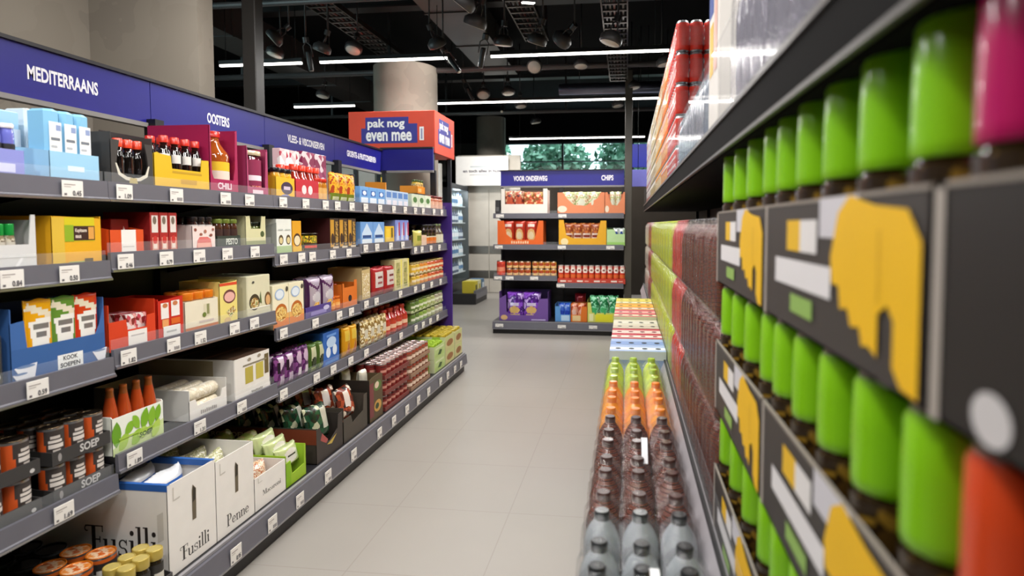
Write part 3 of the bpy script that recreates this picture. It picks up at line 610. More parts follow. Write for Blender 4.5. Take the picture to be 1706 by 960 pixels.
def carton(label, s, b, px0, px1, ylip, yback, d, base, sb=0, dz=0, **kw):
    X, y0, y1, z = span(px0, px1, s, b, sb); z += dz; ym = (y0+y1)/2; hf = round(hat(ylip, X, ym)-z, 3); w = round(y1-y0-.002, 3)
    hb = round(hat(yback, X-d*.0, ym)-z, 3)
    put(tray(w, d, hf, max(hb, hf), base, **kw), label, (X, ym, z), pi/2); return X, y0, y1, z, hf, hb
FOODA = MIX(['c8a24a', '8a5a22', 'e8d9a8', '5e7a2c'], 60); FOODR = MIX(['b3392a', 'e0a08a', '7a1f1a', 'e9d9c8'], 55); FOODG = MIX(['6f9a3c', 'c8d48a', '3f6426', 'e8e6c8'], 55)
FOODN = MIX(['d9a040', 'f0d080', 'a86a20'], 50); FOODP = MIX(['5a2c6e', 'c9b8d4', '3a1a4c', '8f6fa8'], 45); FOODB = MIX(['2f62b8', 'b8cfe8', 'e8eef6', '1f3f88'], 45); FOODW = MIX(['f0e6c8', 'd8b878', 'b88a3c', 'fff8e8'], 60)
FOODD = MIX(['2a2018', '6a4a22', 'c09a4a', '1a1410'], 70)
SOEPLAB = [('p', [(.0, 0), (.34, 0), (.22, 1), (0, 1)], 'd9581c'), ('r', .36, .56, .72, .64, 'e0d8d0'), ('r', .4, .68, .66, .75, 'cfc6be'), ('r', .34, .42, .76, .52, 'e0d8d0'), ('r', .44, .3, .64, .38, 'cfc6be'), ('e', .3, .08, .2, .14, FOODA)]
#
def top_shelf():
    s = 1
    carton('lilac tray of small tubs at the left edge of the top shelf', s, 0, -40, 42, 247, 240, .3, '8d92d6', front=[('r', .3, .2, .8, .5, 'd6d8f2')], left=[('r', .1, .1, .9, .5, 'a4a8e2')])
    goods(lambda w, h: jar(.16, w/2, '6f74c8', 'f2f0f4', (.28, .62, '201f26'), .08, shapes=[('r', .2, .1, .8, .35, 'eceaf0')]), 'white and black labelled tub in the lilac tray', s, 0, -38, 34, 218, 3, 1, 'tubs in the lilac tray', sb=.01, dz=.005)
    goods(lambda w, h: box(w, .08, h, 'd4e4ee', [('r', .25, .6, .7, .92, 'a9aeb4'), ('r', .35, .62, .4, .9, '6a6f76'), ('r', .5, .62, .55, .9, '6a6f76')], c=.006, name='tall_box', cat='carton'), 'tall white box with a grey barcode behind the lilac tray', s, 0, 46, 78, 183, sb=.16)
    goods(lambda w, h: box(w, .08, h, 'a3cde8', [('r', .0, .5, 1, .75, 'dfeaf4')], c=.006, name='tall_box', cat='carton'), 'pale blue box behind the lilac tray at the picture edge', s, 0, -2, 38, 184, sb=.15)
    carton('light blue carton tray under three rice boxes', s, 0, 84, 166, 256, 250, .26, '9ccdea', front=[('r', .34, .38, .68, .56, 'd9ecf6')])
    goods(lambda w, h: box(w, .085, h, '86c2e4', [('r', .1, .3, .93, .82, 'eef2f4'), ('r', .14, .34, .88, .78, 'f8f7f2'), ('r', .55, .7, .88, .78, '8fa0c8'), ('r', .2, .56, .8, .6, '777d86'), ('r', .2, .46, .6, .49, 'b9bcc0')], c=.014, name='rice_box', cat='carton'), 'tall light blue rice box with white label', s, 0, 82, 156, 187, 3, 1, 'light blue rice boxes', sb=.012, dz=.004)
    # sauces of the MEDITERRAANS bay
    arc = [(0, 1), (.2, 1), (.14, .7), (.12, .5), (.2, .3), (.35, .22), (.5, .2), (.65, .22), (.8, .3), (.88, .5), (.86, .7), (.8, 1), (1, 1)]
    oval = [('p', [(.12, .5), (.2, .3), (.35, .22), (.5, .2), (.65, .22), (.8, .3), (.88, .5), (.91, .5), (.85, .25), (.68, .15), (.5, .12), (.32, .15), (.15, .25), (.09, .5)], 'd9d4c4'), ('p', [(.42, .2), (.58, .2), (.62, .0), (.38, .0)], 'b8a870')]
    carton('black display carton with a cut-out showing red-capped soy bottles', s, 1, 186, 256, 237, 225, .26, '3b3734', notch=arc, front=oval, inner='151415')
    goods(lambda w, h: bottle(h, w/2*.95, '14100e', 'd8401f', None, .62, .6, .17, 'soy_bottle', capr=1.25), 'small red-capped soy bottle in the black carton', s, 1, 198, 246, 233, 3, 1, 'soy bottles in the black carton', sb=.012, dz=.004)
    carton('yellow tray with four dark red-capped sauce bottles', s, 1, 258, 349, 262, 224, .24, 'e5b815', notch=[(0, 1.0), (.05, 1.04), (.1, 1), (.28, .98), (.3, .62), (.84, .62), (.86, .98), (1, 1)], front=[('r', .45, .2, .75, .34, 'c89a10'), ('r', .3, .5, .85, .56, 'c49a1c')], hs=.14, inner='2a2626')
    goods(lambda w, h: bottle(h, w/2*.95, '1c1210', 'd2321f', (.5, .66, 'ece6e0'), .5, .62, .12, 'sauce_bottle', shapes=[('r', .5, 0, 1, 1, '1c1210')], capr=1.3), 'dark sauce bottle with white collar in the yellow tray', s, 1, 276, 344, 231, 4, 2, 'bottles in the yellow tray', sb=.014, dz=.004)
    put(box(.26, .02, .2, '1d1a1a'), 'black carton back standing behind the red-capped bottles', (-2.1, yat(262, -1.85, 1.64)+.18, 1.64), pi/2)
    carton('magenta display carton with a tall amber chilli sauce bottle', s, 1, 351, 397, 214, 213, .3, 'a5124e', notch=[(0, 1), (.03, 1), (.06, .3), (.12, .22), (.84, .22), (.9, .4), (.93, .98), (1, 1)], front=[('t', 'CHILI', .5, .12, .5, .1, 'f1d9e2')], inner='c8a8a8')
    goods(lambda w, h: bottle(h, w/2, 'a8521c', 'c8281c', (.06, .5, '2a1418'), .4, .6, .09, 'chilli_bottle', shapes=[('r', 0, .72, 1, 1, 'e8c01c'), ('r', .1, .3, .9, .6, 'e9d8c8'), ('r', .2, .05, .8, .22, 'd9b030')], n=20), 'amber chilli sauce bottle with a yellow label in the magenta carton', s, 1, 362, 394, 219, sb=.004, dz=.006)
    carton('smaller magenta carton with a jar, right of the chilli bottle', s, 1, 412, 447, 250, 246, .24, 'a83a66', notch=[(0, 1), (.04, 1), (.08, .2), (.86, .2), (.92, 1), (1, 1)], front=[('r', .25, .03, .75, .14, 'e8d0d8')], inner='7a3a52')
    goods(lambda w, h: jar(h, w/2, '5a1426', 'd8c9a8', (.1, .8, '8a1c48'), .1, shapes=[('r', .2, .3, .8, .55, 'ecdce4'), ('r', .1, .05, .9, .25, FOODR)]), 'jar with magenta label in the small magenta carton', s, 1, 418, 446, 252, sb=.004, dz=.005)
    # OOSTERS bay
    b = 2
    goods(lambda w, h: box(w, .05, h, MIX(['f0e6e4', 'b3304a', 'e8c8cc', 'f6f2f0'], 28, .4, 'cells'), name='noodle_box'), 'white and pink patterned noodle box behind the yellow tray', s, b, 468, 500, 250, 2, 1, 'patterned noodle boxes', sb=.2)
    goods(lambda w, h: box(w, .05, h, MIX(['a8486a', 'e8d8dc', '8a2a50'], 26, .4, 'cells'), name='noodle_box'), 'pink patterned noodle box behind the red-capped bottles', s, b, 505, 545, 256, 2, 1, 'pink patterned boxes', sb=.2)
    carton('yellow tray with dark emblem under black-lidded jars', s, b, 460, 491, 296, 292, .2, 'e3b21c', front=[('e', .58, .5, .32, .3, '3a2440'), ('r', .4, .42, .76, .58, 'c9b8c8'), ('e', .5, .1, .25, .1, '8a8ab0')])
    goods(lambda w, h: jar(h, w/2, 'd8a41c', '17151a', (.2, .7, 'e8b824')), 'black-lidded yellow mustard jar in the yellow tray', s, b, 461, 490, 281, 3, 2, 'jars in the yellow tray', sb=.008, dz=.004)
    carton('red tray of red-capped sauce bottles', s, b, 493, 531, 300, 296, .2, 'bf1f30', front=[('e', .35, .5, .1, .22, 'f0d8d8'), ('e', .62, .5, .1, .22, 'f0d8d8')])
    goods(lambda w, h: bottle(h, w/2*.95, '8a2413', 'd8361c', (.1, .5, 'c8502a'), .55, .55, .16, 'sauce_bottle', shapes=[('r', .2, .2, .8, .7, 'eed8c0')], capr=1.2), 'red-capped chilli sauce bottle in the red tray', s, b, 494, 541, 277, 4, 2, 'bottles in the red tray', sb=.008, dz=.004)
    goods(lambda w, h: jar(h, w/2, 'b8741c', 'c8301c', (.1, .6, 'd8a860')), 'small amber jar right of the red tray', s, b, 532, 548, 298, 2, 2, 'small amber jars')
    goods(lambda w, h: bag(w, h, .05, MIX(['d8821c', 'e8b42c', 'a83a14'], 40), (('r', 0, 0, 1, .3, '7a8a2c'), ('r', .1, .05, .9, .2, 'dfe3b8')), 5, 'nut_bag'), 'orange bag with green foot, below the blue sign', s, b, 549, 588, 290, 3, 1, 'orange bags on the top shelf')
    goods(lambda w, h: box(w, .08, h, '17161d', [('r', .2, .1, .8, .5, FOODB)], name='spice_box'), 'black box next to the orange bags', s, b, 588, 599, 291)
    # VLEES bay: blue packs
    b = 3
    goods(lambda w, h: box(w, .1, h, '6fa4dc', [('r', .1, .1, .9, .4, 'dfeaf6'), ('r', .2, .5, .8, .8, '2f62b4'), ('e', .5, .65, .2, .12, 'e8f0fa')], name='sugar_box'), 'blue and white sugar box on the top shelf', s, b, 600, 642, 313, 3, 1, 'blue boxes on the top shelf')
    goods(lambda w, h: box(w, .1, h, 'bcd0e8', [('r', .1, .55, .9, .9, '5a86c8'), ('r', .15, .1, .85, .4, 'e8e4f0')], name='sugar_box'), 'pale blue sugar box with darker top band', s, b, 643, 683, 319, 4, 1, 'pale blue boxes on the top shelf')
    b = 4
    goods(lambda w, h: box(w, .1, h, 'cfd8c0', [('e', .5, .6, .3, .2, '4d7a3c'), ('r', .1, .05, .9, .3, 'e8e8dc')], name='salt_box'), 'pale box with green spot near the far end of the top shelf', s, b, 686, 718, 325, 3, 1, 'pale boxes with green spots')
    goods(lambda w, h: jar(h, w/2, 'b86a4a', '6a2420', (.1, .6, 'd8a890')), 'small pink-labelled jar at the far end of the top shelf', s, b, 719, 744, 327, 3, 1, 'pink-labelled jars at far end')
    for k, (p0, p1, bb, z0) in enumerate(((644, 686, 3, 318), (696, 732, 4, 323))):
        X, y0, y1, z = span(p0, p1, 1, bb, .2); zz = hat(z0, X, (y0+y1)/2)
        w = y1-y0; r = MB(); r.box(-w/2, w/2, 0, .2, 0, zz-z, M('3a3634', 'paint'), .002); 
        solo('riser', 'riser', 'dark riser block carrying the orange tray of jars, %s one' % ('left' if k == 0 else 'right'), r, (X, (y0+y1)/2, z), pi/2)
        put(tray(round(w, 3), .18, .07, .075, 'e08a1c', front=[('r', .1, .2, .5, .7, 'eab870')]), 'orange tray of yellow-green jars on the riser, %s one' % ('left' if k == 0 else 'right'), (X, (y0+y1)/2, zz), pi/2)
        for i in range(3): put(jar(.13, round(w/6*.95, 3), 'c8a83a', '3f5226', (.1, .7, FOODA)), 'yellow-green jar in the %s orange tray, %s from left' % ('left' if k == 0 else 'right', ORD[i]), (X-.04, y0+(i+.5)*w/3, zz+.004), pi/2, 'jars in the orange trays')
def second_shelf():
    s = 2
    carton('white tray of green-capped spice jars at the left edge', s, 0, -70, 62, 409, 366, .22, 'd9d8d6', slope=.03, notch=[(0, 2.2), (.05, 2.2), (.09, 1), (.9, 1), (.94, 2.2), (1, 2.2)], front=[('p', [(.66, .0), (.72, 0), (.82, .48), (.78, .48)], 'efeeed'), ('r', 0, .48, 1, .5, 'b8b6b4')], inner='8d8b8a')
    goods(lambda w, h: jar(h, w/2, MIX(['5e4a30', 'cfc6b2', '8a7a5a'], 50), '1fa045', (.25, .6, 'c9c2b4'), .25, 'spice_jar', shapes=[('r', .1, .3, .6, .7, '3a3430')], lidr=.9, kind='glassy'), 'green-capped spice jar in the white tray', s, 0, -40, 33, 373, 4, 2, 'spice jars in the white tray', sb=.012, dz=.004)
    carton('yellow display carton with a green patch and dark label', s, 0, 88, 170, 362, 360, .25, 'e8ac14', notch=[(0, 1), (.06, 1.02), (.94, .98), (1, .96)], front=[('r', .0, .0, .24, 1, 'dfb83a'), ('r', .24, .5, .86, 1, 'd8c814'), ('r', .24, .5, .42, .84, '8fae1c'), ('r', .42, .52, .86, .82, '3a1a14'), ('t', 'Kapitaans', .57, .72, .24, .1, 'e8d8c8'), ('t', 'saus', .51, .6, .12, .06, 'e8d8c8'), ('r', .72, .54, .84, .8, 'e0a04a'), ('r', .3, .02, .8, .09, 'a8b86a'), ('r', .62, .02, .8, .14, '5a4a2a')], inner='d8a828')
    b = 1
    carton('orange-red tray with a white label, left end of the MEDITERRAANS bay', s, b, 184, 240, 383, 376, .2, 'dd4f16', front=[('r', .32, 0, .76, 1, 'f0ece6'), ('r', .36, .3, .7, .34, 'c8c4c0')], slope=.5)
    goods(lambda w, h: box(w, .06, h, '9c1c16', [('p', [(.15, .2), (.9, .2), (.9, .55), (.7, .8), (.6, .5), (.2, .4)], 'efe6e0')], name='tomato_box', cat='carton'), 'dark red box with white shape standing in the orange-red tray', s, b, 186, 216, 365, sb=.06, dz=.004)
    goods(lambda w, h: box(w, .2, h, 'a8201a', [('r', .18, .5, .85, .92, 'e6dcd4'), ('e', .5, .8, .2, .1, '7a6a5a'), ('r', .2, .05, .85, .38, 'e2a08c'), ('e', .5, .32, .25, .1, 'c8302a'), ('r', .3, .1, .7, .22, 'f0e0d4')], name='risotto_box', cat='carton', side=[('r', 0, 0, 1, 1, '8a1a18')]), 'narrow red box with white figure on its front', s, b, 251, 297, 354, 3, 1, 'narrow red boxes on the second shelf')
    carton('white and pink carton of dark-topped jars', s, b, 321, 359, 377, 374, .24, 'ead9d2', front=[('p', [(.15, 0), (.85, 0), (.8, .45), (.65, .55), (.3, .55), (.2, .4)], 'd8706a'), ('r', .2, .1, .8, .3, 'eeb0a0'), ('e', .12, .85, .06, .07, '8a4a3a'), ('e', .36, .66, .07, .06, '9a5a4a'), ('e', .55, .78, .06, .08, 'b0705a'), ('e', .8, .62, .07, .06, '8a4a3a'), ('e', .9, .86, .05, .06, '9a5a4a')])
    goods(lambda w, h: jar(h, w/2, '2a1a16', '251f20', (.55, .75, 'd8d0cc'), .14), 'dark jar standing in the white and pink carton', s, b, 322, 358, 361, 3, 2, 'jars in the white and pink carton', sb=.01, dz=.004)
    carton('dark crate of green and red lidded pesto jars', s, b, 362, 401, 393, 388, .22, '2f3a30', front=[('t', 'PESTO', .62, .55, .5, .5, 'd4d8cc')])
    goods(lambda w, h: jar(h, w/2, '4a2a18', '7a8a3a', (.3, .65, '3a1c16')), 'pesto jar with green or red lid in the dark crate', s, b, 363, 400, 365, 3, 2, 'pesto jars in the dark crate', sb=.008, dz=.004)
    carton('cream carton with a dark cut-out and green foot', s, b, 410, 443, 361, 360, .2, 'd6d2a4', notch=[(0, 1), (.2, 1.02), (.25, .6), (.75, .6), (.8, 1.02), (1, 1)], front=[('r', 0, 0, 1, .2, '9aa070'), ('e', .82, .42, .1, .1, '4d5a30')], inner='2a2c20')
    goods(lambda w, h: jar(h, w/2, '6a7434', '262b1e', (.2, .6, '8a9050')), 'green olive jar in the cream carton', s, b, 413, 440, 370, 2, 1, 'olive jars in the cream carton', sb=.012, dz=.004)
    b = 2
    BOWL = [('r', 0, 0, 1, .25, 'a9c28a'), ('e', .28, .42, .15, .14, '5a4a30'), ('e', .28, .4, .11, .09, 'd8c890'), ('e', .76, .42, .15, .14, '5a4a30'), ('e', .76, .4, .11, .09, 'd8c890'), ('r', .1, .68, .4, .72, 'b9c0b8'), ('r', .55, .68, .9, .72, 'b9c0b8')]
    goods(lambda w, h: box(w, .28, h, 'e6e9e0', BOWL, name='noodle_box', cat='carton', side=[('p', [(0, 0), (1, 0), (1, .9), (.3, .6), (0, .2)], 'b9bdb6')]), 'white noodle box with two printed bowls', s, b, 461, 487, 365)
    goods(lambda w, h: box(w, .2, h, 'e0a018', [('e', .5, .42, .42, .2, '4a2a14'), ('e', .5, .4, .34, .15, 'e8d8b0'), ('r', 0, 0, 1, .22, 'e8b81c')], name='noodle_box', cat='carton'), 'yellow noodle box with one printed bowl', s, b, 488, 503, 368)
    goods(lambda w, h: jar(h, w/2, MIX(['3a2c14', '7a8a20', 'd8a820'], 30), '3a3020', (.1, .85, MIX(['d8a020', '8a9a28', '5a2a14', 'e8c838'], 45)), .06, 'cup_noodles', 'cup', shapes=[('r', 0, 0, 1, .45, '3a2a18'), ('r', .3, .1, .8, .35, 'd8402a')], lidr=1.04), 'noodle cup with dark foot and red label', s, b, 506, 541, 388)
    goods(lambda w, h: box(w, .2, h, '3d2a18', [('r', .05, .1, .45, .95, 'c8942a'), ('e', .28, .35, .18, .18, '3a2414'), ('r', .6, .15, .9, .9, MIX(['6a4a22', 'c9a050', '2a1c10'], 60)), ('r', .3, .04, .95, .12, 'd8c8b0')], name='rice_noodle_box', cat='carton', side=[('r', 0, 0, 1, 1, '4a1a1c')]), 'dark brown and gold noodle box', s, b, 550, 597, 364, 3, 1, 'dark brown and gold boxes')
    b = 3
    goods(lambda w, h: box(w, .14, h, '6fa0dc', [('p', [(.1, .5), (.5, .95), (.9, .5), (.9, .3), (.1, .3)], 'c9dcf2'), ('r', .15, .3, .85, .42, '274a86'), ('r', .1, .05, .9, .25, 'e3edf6')], name='flour_box', cat='carton'), 'blue and white box next to the yellow one', s, b, 601, 641, 370, 2, 1, 'blue and white boxes second shelf')
    goods(lambda w, h: box(w, .14, h, 'e8bc20', [('r', .65, .3, .85, .9, '6a5a20'), ('r', .1, .2, .5, .85, 'f0cc3c')], name='custard_box', cat='carton'), 'yellow box between the blue packs', s, b, 642, 657, 377)
    goods(lambda w, h: box(w, .1, h, '7a8cd4', [('p', [(.2, .1), (.8, .1), (.5, .9)], 'cfd6f0'), ('r', .7, .3, 1, .9, 'b8405a')], name='pudding_box', cat='carton'), 'lilac pudding box with pale triangle', s, b, 659, 682, 367, 3, 1, 'lilac boxes second shelf')
    b = 4
    goods(lambda w, h: bag(w, h, .05, 'd8d070', (('r', .2, .4, .8, .7, '8a9a3c'),), 2, 'nut_bag'), 'yellow-green bag at the left of the last bay', s, b, 688, 701, 384)
    goods(lambda w, h: box(w, .1, h, 'e0c0a8', [('r', .1, .5, .9, .8, 'd8b8a0')], name='stock_box'), 'beige box in front of the dark jars', s, b, 702, 711, 392)
    goods(lambda w, h: jar(h, w/2, '2a2018', '191715', (.1, .45, 'd8741c'), shapes=[('r', 0, .8, 1, 1, 'd8d0b8')]), 'dark jar with orange label in the last bay', s, b, 711, 729, 374, 3, 2, 'dark jars with orange labels')
    goods(lambda w, h: bottle(h, w/2, '4a3a20', '6a7a4a', (.1, .5, 'd9d4bc'), .5), 'slim oil bottle with pale label at the far end', s, b, 730, 744, 373, 2, 1, 'slim bottles second shelf')
def third_shelf():
    s = 3; b = 0
    goods(lambda w, h: box(w, .2, h, '3a393b', [('e', .6, .2, .2, .1, 'c8c8c8')], c=.02, name='dark_box', cat='carton', kind='plastic'), 'dark grey rounded box at the left picture edge', s, b, -60, 17, 560)
    cup = lambda u, v, k: [('p', [(u, v), (u+.22*k, v+.04), (u+.19*k, v-.24*k), (u+.08*k, v-.26*k)], 'e6e8ee'), ('e', u+.11*k, v+.0, .09*k, .03*k, '6a86b0')]
    WAVE = [('r', 0, 0, 1, .62, '335f9c'), ('r', .45, .06, .73, .34, 'eef0ee'), ('t', 'KOOK', .59, .265, .16, .09, '26262c'), ('t', 'SOEPEN', .585, .13, .22, .09, '26262c')]+cup(.02, .28, 1)+cup(.84, .26, .8)
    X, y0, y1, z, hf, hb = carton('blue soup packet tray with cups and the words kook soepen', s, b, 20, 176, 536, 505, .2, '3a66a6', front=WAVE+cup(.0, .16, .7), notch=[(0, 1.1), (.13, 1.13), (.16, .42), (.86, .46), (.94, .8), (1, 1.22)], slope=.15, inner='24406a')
    for i, (c, t, q) in enumerate((('e8a414', 'yellow', 'UIEN'), ('5d8a34', 'green', 'GROENTE'), ('cc3518', 'red', 'TOMATEN'))):
        w = (y1-y0)*.27; sh = (('p', ((.0, .86), (.9, .72), (1, .8), (.1, .95)), 'e9ddc4'), ('p', ((.1, .7), (.95, .74), (.82, .2), (.25, .2)), 'f2efe8'), ('r', .25, .58, .85, .64, '77726e'), ('r', .34, .46, .74, .52, '77726e'), ('r', .28, .22, .8, .36, (FOODA, FOODG, FOODR)[i]))
        put(sachet(round(w, 3), round(hb*.98, 3), c, sh), '%s soup sachet with a white label in the blue tray' % t, (X-.012, y0+(y1-y0)*(.3+.255*i), z+.025), pi/2, None)
    put(sachet(.1, round(hb*.9, 3), '2f3a28', ()), 'dark soup sachet behind the coloured ones in the blue tray', (X-.05, y0+(y1-y0)*.5, z+.02), pi/2)
    put(box(.2, .06, .15, '8a7a58'), 'plain cardboard box behind the blue soup tray', (X-.4, y0+.1, z), pi/2)
    b = 1
    carton('orange-red carton of red and white packs, label in front', s, b, 181, 260, 548, 503, .22, 'd63c12', notch=[(0, 1.55), (.36, 1.58), (.38, 1), (.8, 1), (.82, 1.62), (1, 1.66)], front=[('r', .39, .06, .8, .92, 'eeeae4'), ('r', .45, .6, .74, .68, 'b8b2b0')], inner='8a7f5c')
    goods(lambda w, h: box(w, .06, h, MIX(['c8485a', 'f0e4e0', '8a2a2a', 'e8a8a0'], 60, .4, 'cells'), name='seasoning_pack', cat='pack'), 'red and white seasoning pack in the orange-red carton', s, b, 212, 246, 522, 2, 2, 'packs in the orange-red carton', sb=.02, dz=.03)
    carton('red carton with two white figures and a white label', s, b, 264, 306, 498, 496, .22, 'c8250f', notch=[(0, .98), (1, 1.04)], front=[('r', .12, .52, .42, .92, 'efe8e2'), ('r', .52, .55, .86, .95, 'efe8e2'), ('e', .28, .85, .1, .06, 'c87a4a'), ('e', .68, .88, .1, .06, 'c87a4a'), ('r', .15, .3, .4, .5, 'e8a060'), ('r', .5, .35, .86, .5, 'd8641c'), ('r', .18, .02, .86, .32, 'e9e8e4'), ('r', .3, .15, .7, .2, 'b8b8b4')])
    carton('cream carton with brown foot under orange-capped jars', s, b, 309, 364, 500, 494, .2, 'e6ddc4', front=[('r', 0, 0, 1, .16, 'c07040'), ('r', .55, .45, .75, .85, 'd8d0b0'), ('r', .64, .5, .72, .84, '8a8a5a'), ('r', .4, .25, .85, .32, 'c9b9b0'), ('e', .56, .5, .06, .08, '6a7a30')])
    goods(lambda w, h: jar(h, w/2, 'e8d8b8', 'e8801c', (.2, .6, 'f0e8d8'), .2), 'orange-capped jar in the cream carton', s, b, 312, 362, 485, 3, 2, 'orange-capped jars in the cream carton', sb=.012, dz=.004)
    carton('tall yellow packet carton with a round red emblem', s, b, 367, 396, 471, 468, .2, 'e8d67a', notch=[(0, 1), (1, 1.02)], front=[('r', 0, .93, 1, 1, 'd84a24'), ('e', .55, .66, .36, .17, '6a3a34'), ('e', .55, .65, .3, .12, 'e8b0a4'), ('p', [(.35, .3), (.75, .42), (.9, .3), (.6, .14)], FOODA), ('e', .4, .08, .2, .08, 'd8b880')])
    goods(lambda w, h: box(w, .26, h, 'd9d4b4', [('r', 0, 0, 1, .12, 'cfcab0'), ('e', .3, .36, .22, .2, '40351e'), ('e', .3, .33, .18, .14, FOODA), ('e', .88, .38, .14, .18, '6a4a24'), ('e', .88, .36, .1, .13, 'd8a870'), ('r', .1, .2, .95, .23, 'efeada'), ('p', [(.5, .35), (.56, .62), (.6, .3)], '5a6a3a'), ('e', .25, .85, .05, .03, '4a4a40')], name='couscous_box', cat='carton', c=.004), 'large cream carton with printed bowls beside the yellow packet carton', s, b, 412, 452, 459)
    b = 2
    NOOD = [('r', 0, 0, 1, .2, 'e0802c'), ('r', 0, .2, 1, .32, 'e8b060'), ('e', .5, .36, .38, .2, 'b8641c'), ('e', .5, .32, .34, .17, FOODN), ('e', .42, .78, .3, .13, '9fb8d8'), ('e', .42, .78, .24, .1, 'dfe8ef'), ('e', .88, .88, .08, .06, '4a4438')]
    goods(lambda w, h: box(w, .2, h, 'ece4c4', NOOD, name='noodle_box', cat='carton'), 'cream noodle box with orange foot and blue disc', s, b, 455, 507, 472, 2, 1, 'cream and orange noodle boxes')
    carton('purple tray of silver rice cracker bags', s, b, 509, 552, 508, 498, .22, '4d3a86', front=[('r', .2, .25, .8, .55, '8a7ac0'), ('e', .8, .65, .12, .2, 'c9c2e2')])
    goods(lambda w, h: bag(w, h, .07, 'b6a8ba', (('r', 0, 0, .1, 1, '4a2450'), ('r', .92, 0, 1, 1, '4a2450'), ('p', ((.1, .9), (.5, .72), (.9, .92), (.9, .84), (.5, .64), (.1, .82)), '5a2e60'), ('e', .5, .48, .3, .14, 'e0dae2'), ('p', ((.15, .1), (.85, .1), (.6, .36), (.35, .34)), FOODN)), 4, 'cracker_bag'), 'silver and purple rice cracker bag in the purple tray', s, b, 508, 552, 460, 2, 2, 'bags in the purple tray', sb=.04, dz=.01, rowgap=.07, jit=.1)
    goods(lambda w, h: jar(h, w/2, 'c85a14', 'd86a1c', (.2, .8, 'e08428'), shapes=[('r', .2, .4, .8, .6, 'f0b060')]), 'orange jar in the lower layer left of the orange carton', s, b, 553, 570, 494, 2, 1, 'orange jars lower layer')
    goods(lambda w, h: bottle(.13, w/2, 'c0501a', 'b8321c', (.1, .5, 'e8a030')), 'orange bottle standing behind the orange jars', s, b, 553, 570, 460, 2, 1, 'orange bottles behind the orange jars', sb=.06, dz=.03)
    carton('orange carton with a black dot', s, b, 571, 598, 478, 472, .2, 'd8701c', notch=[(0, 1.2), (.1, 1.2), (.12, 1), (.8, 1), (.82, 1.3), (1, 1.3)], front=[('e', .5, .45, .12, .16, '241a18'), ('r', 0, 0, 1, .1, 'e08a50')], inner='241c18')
    b = 3
    carton('tan carton with a tall cream front beside the red bags', s, b, 603, 617, 450, 446, .25, 'c9b07a', notch=[(0, 1), (1, 1.02)], front=[('r', .1, .1, .9, .9, MIX(['e8dcb0', 'c8a868', 'f4ecd8'], 50))])
    goods(lambda w, h: bag(w, h, .05, 'b3262c', (('r', .15, .3, .85, .85, 'ece2dc'), ('r', .3, .6, .7, .7, '8a4a4a'), ('r', .3, .42, .7, .5, 'b86a6a')), 6, 'spice_bag'), 'red and white bag in the VLEES bay', s, b, 618, 656, 444, 2, 2, 'red and white bags third shelf', rowgap=.06, sb=.03)
    goods(lambda w, h: box(w, .12, h, 'd8d09a', [('r', .2, .1, .7, .9, MIX(['7a8a3a', 'c8c07a', '4a5a24'], 50)), ('r', .8, 0, 1, 1, 'e8dc6a')], name='cereal_box', cat='carton'), 'cream and green carton in the VLEES bay', s, b, 658, 684, 432, 2, 1, 'cream and green cartons third shelf')
    b = 4
    for r, (yt, dz) in enumerate(((452, 0), (430, .105))):
        for k, (c, l, d) in enumerate((('d8b030', 'yellow', 'gold'), ('e09030', 'amber', 'gold'), ('d8642c', 'orange', 'red'), ('c8502a', 'orange-red', 'red'))):
            goods(lambda w, h: jar(.1, w/2, c, 'b8a060', (.12, .75, c), shapes=[('r', .2, .3, .8, .6, 'ecd8b0')]), '%s %s-lidded fruit jar in the last bay, %s layer' % (l, d, 'lower' if r == 0 else 'upper'), s, b, 689+k*13, 702+k*13, None, 2, 1, 'fruit jars in two layers', dz=dz)
    put(tray(.9, .22, .02, .03, 'd8c8a0'), 'low tray carrying the upper layer of fruit jars', (-1.85, 5.42, ZB(3, 4)+.1), pi/2)
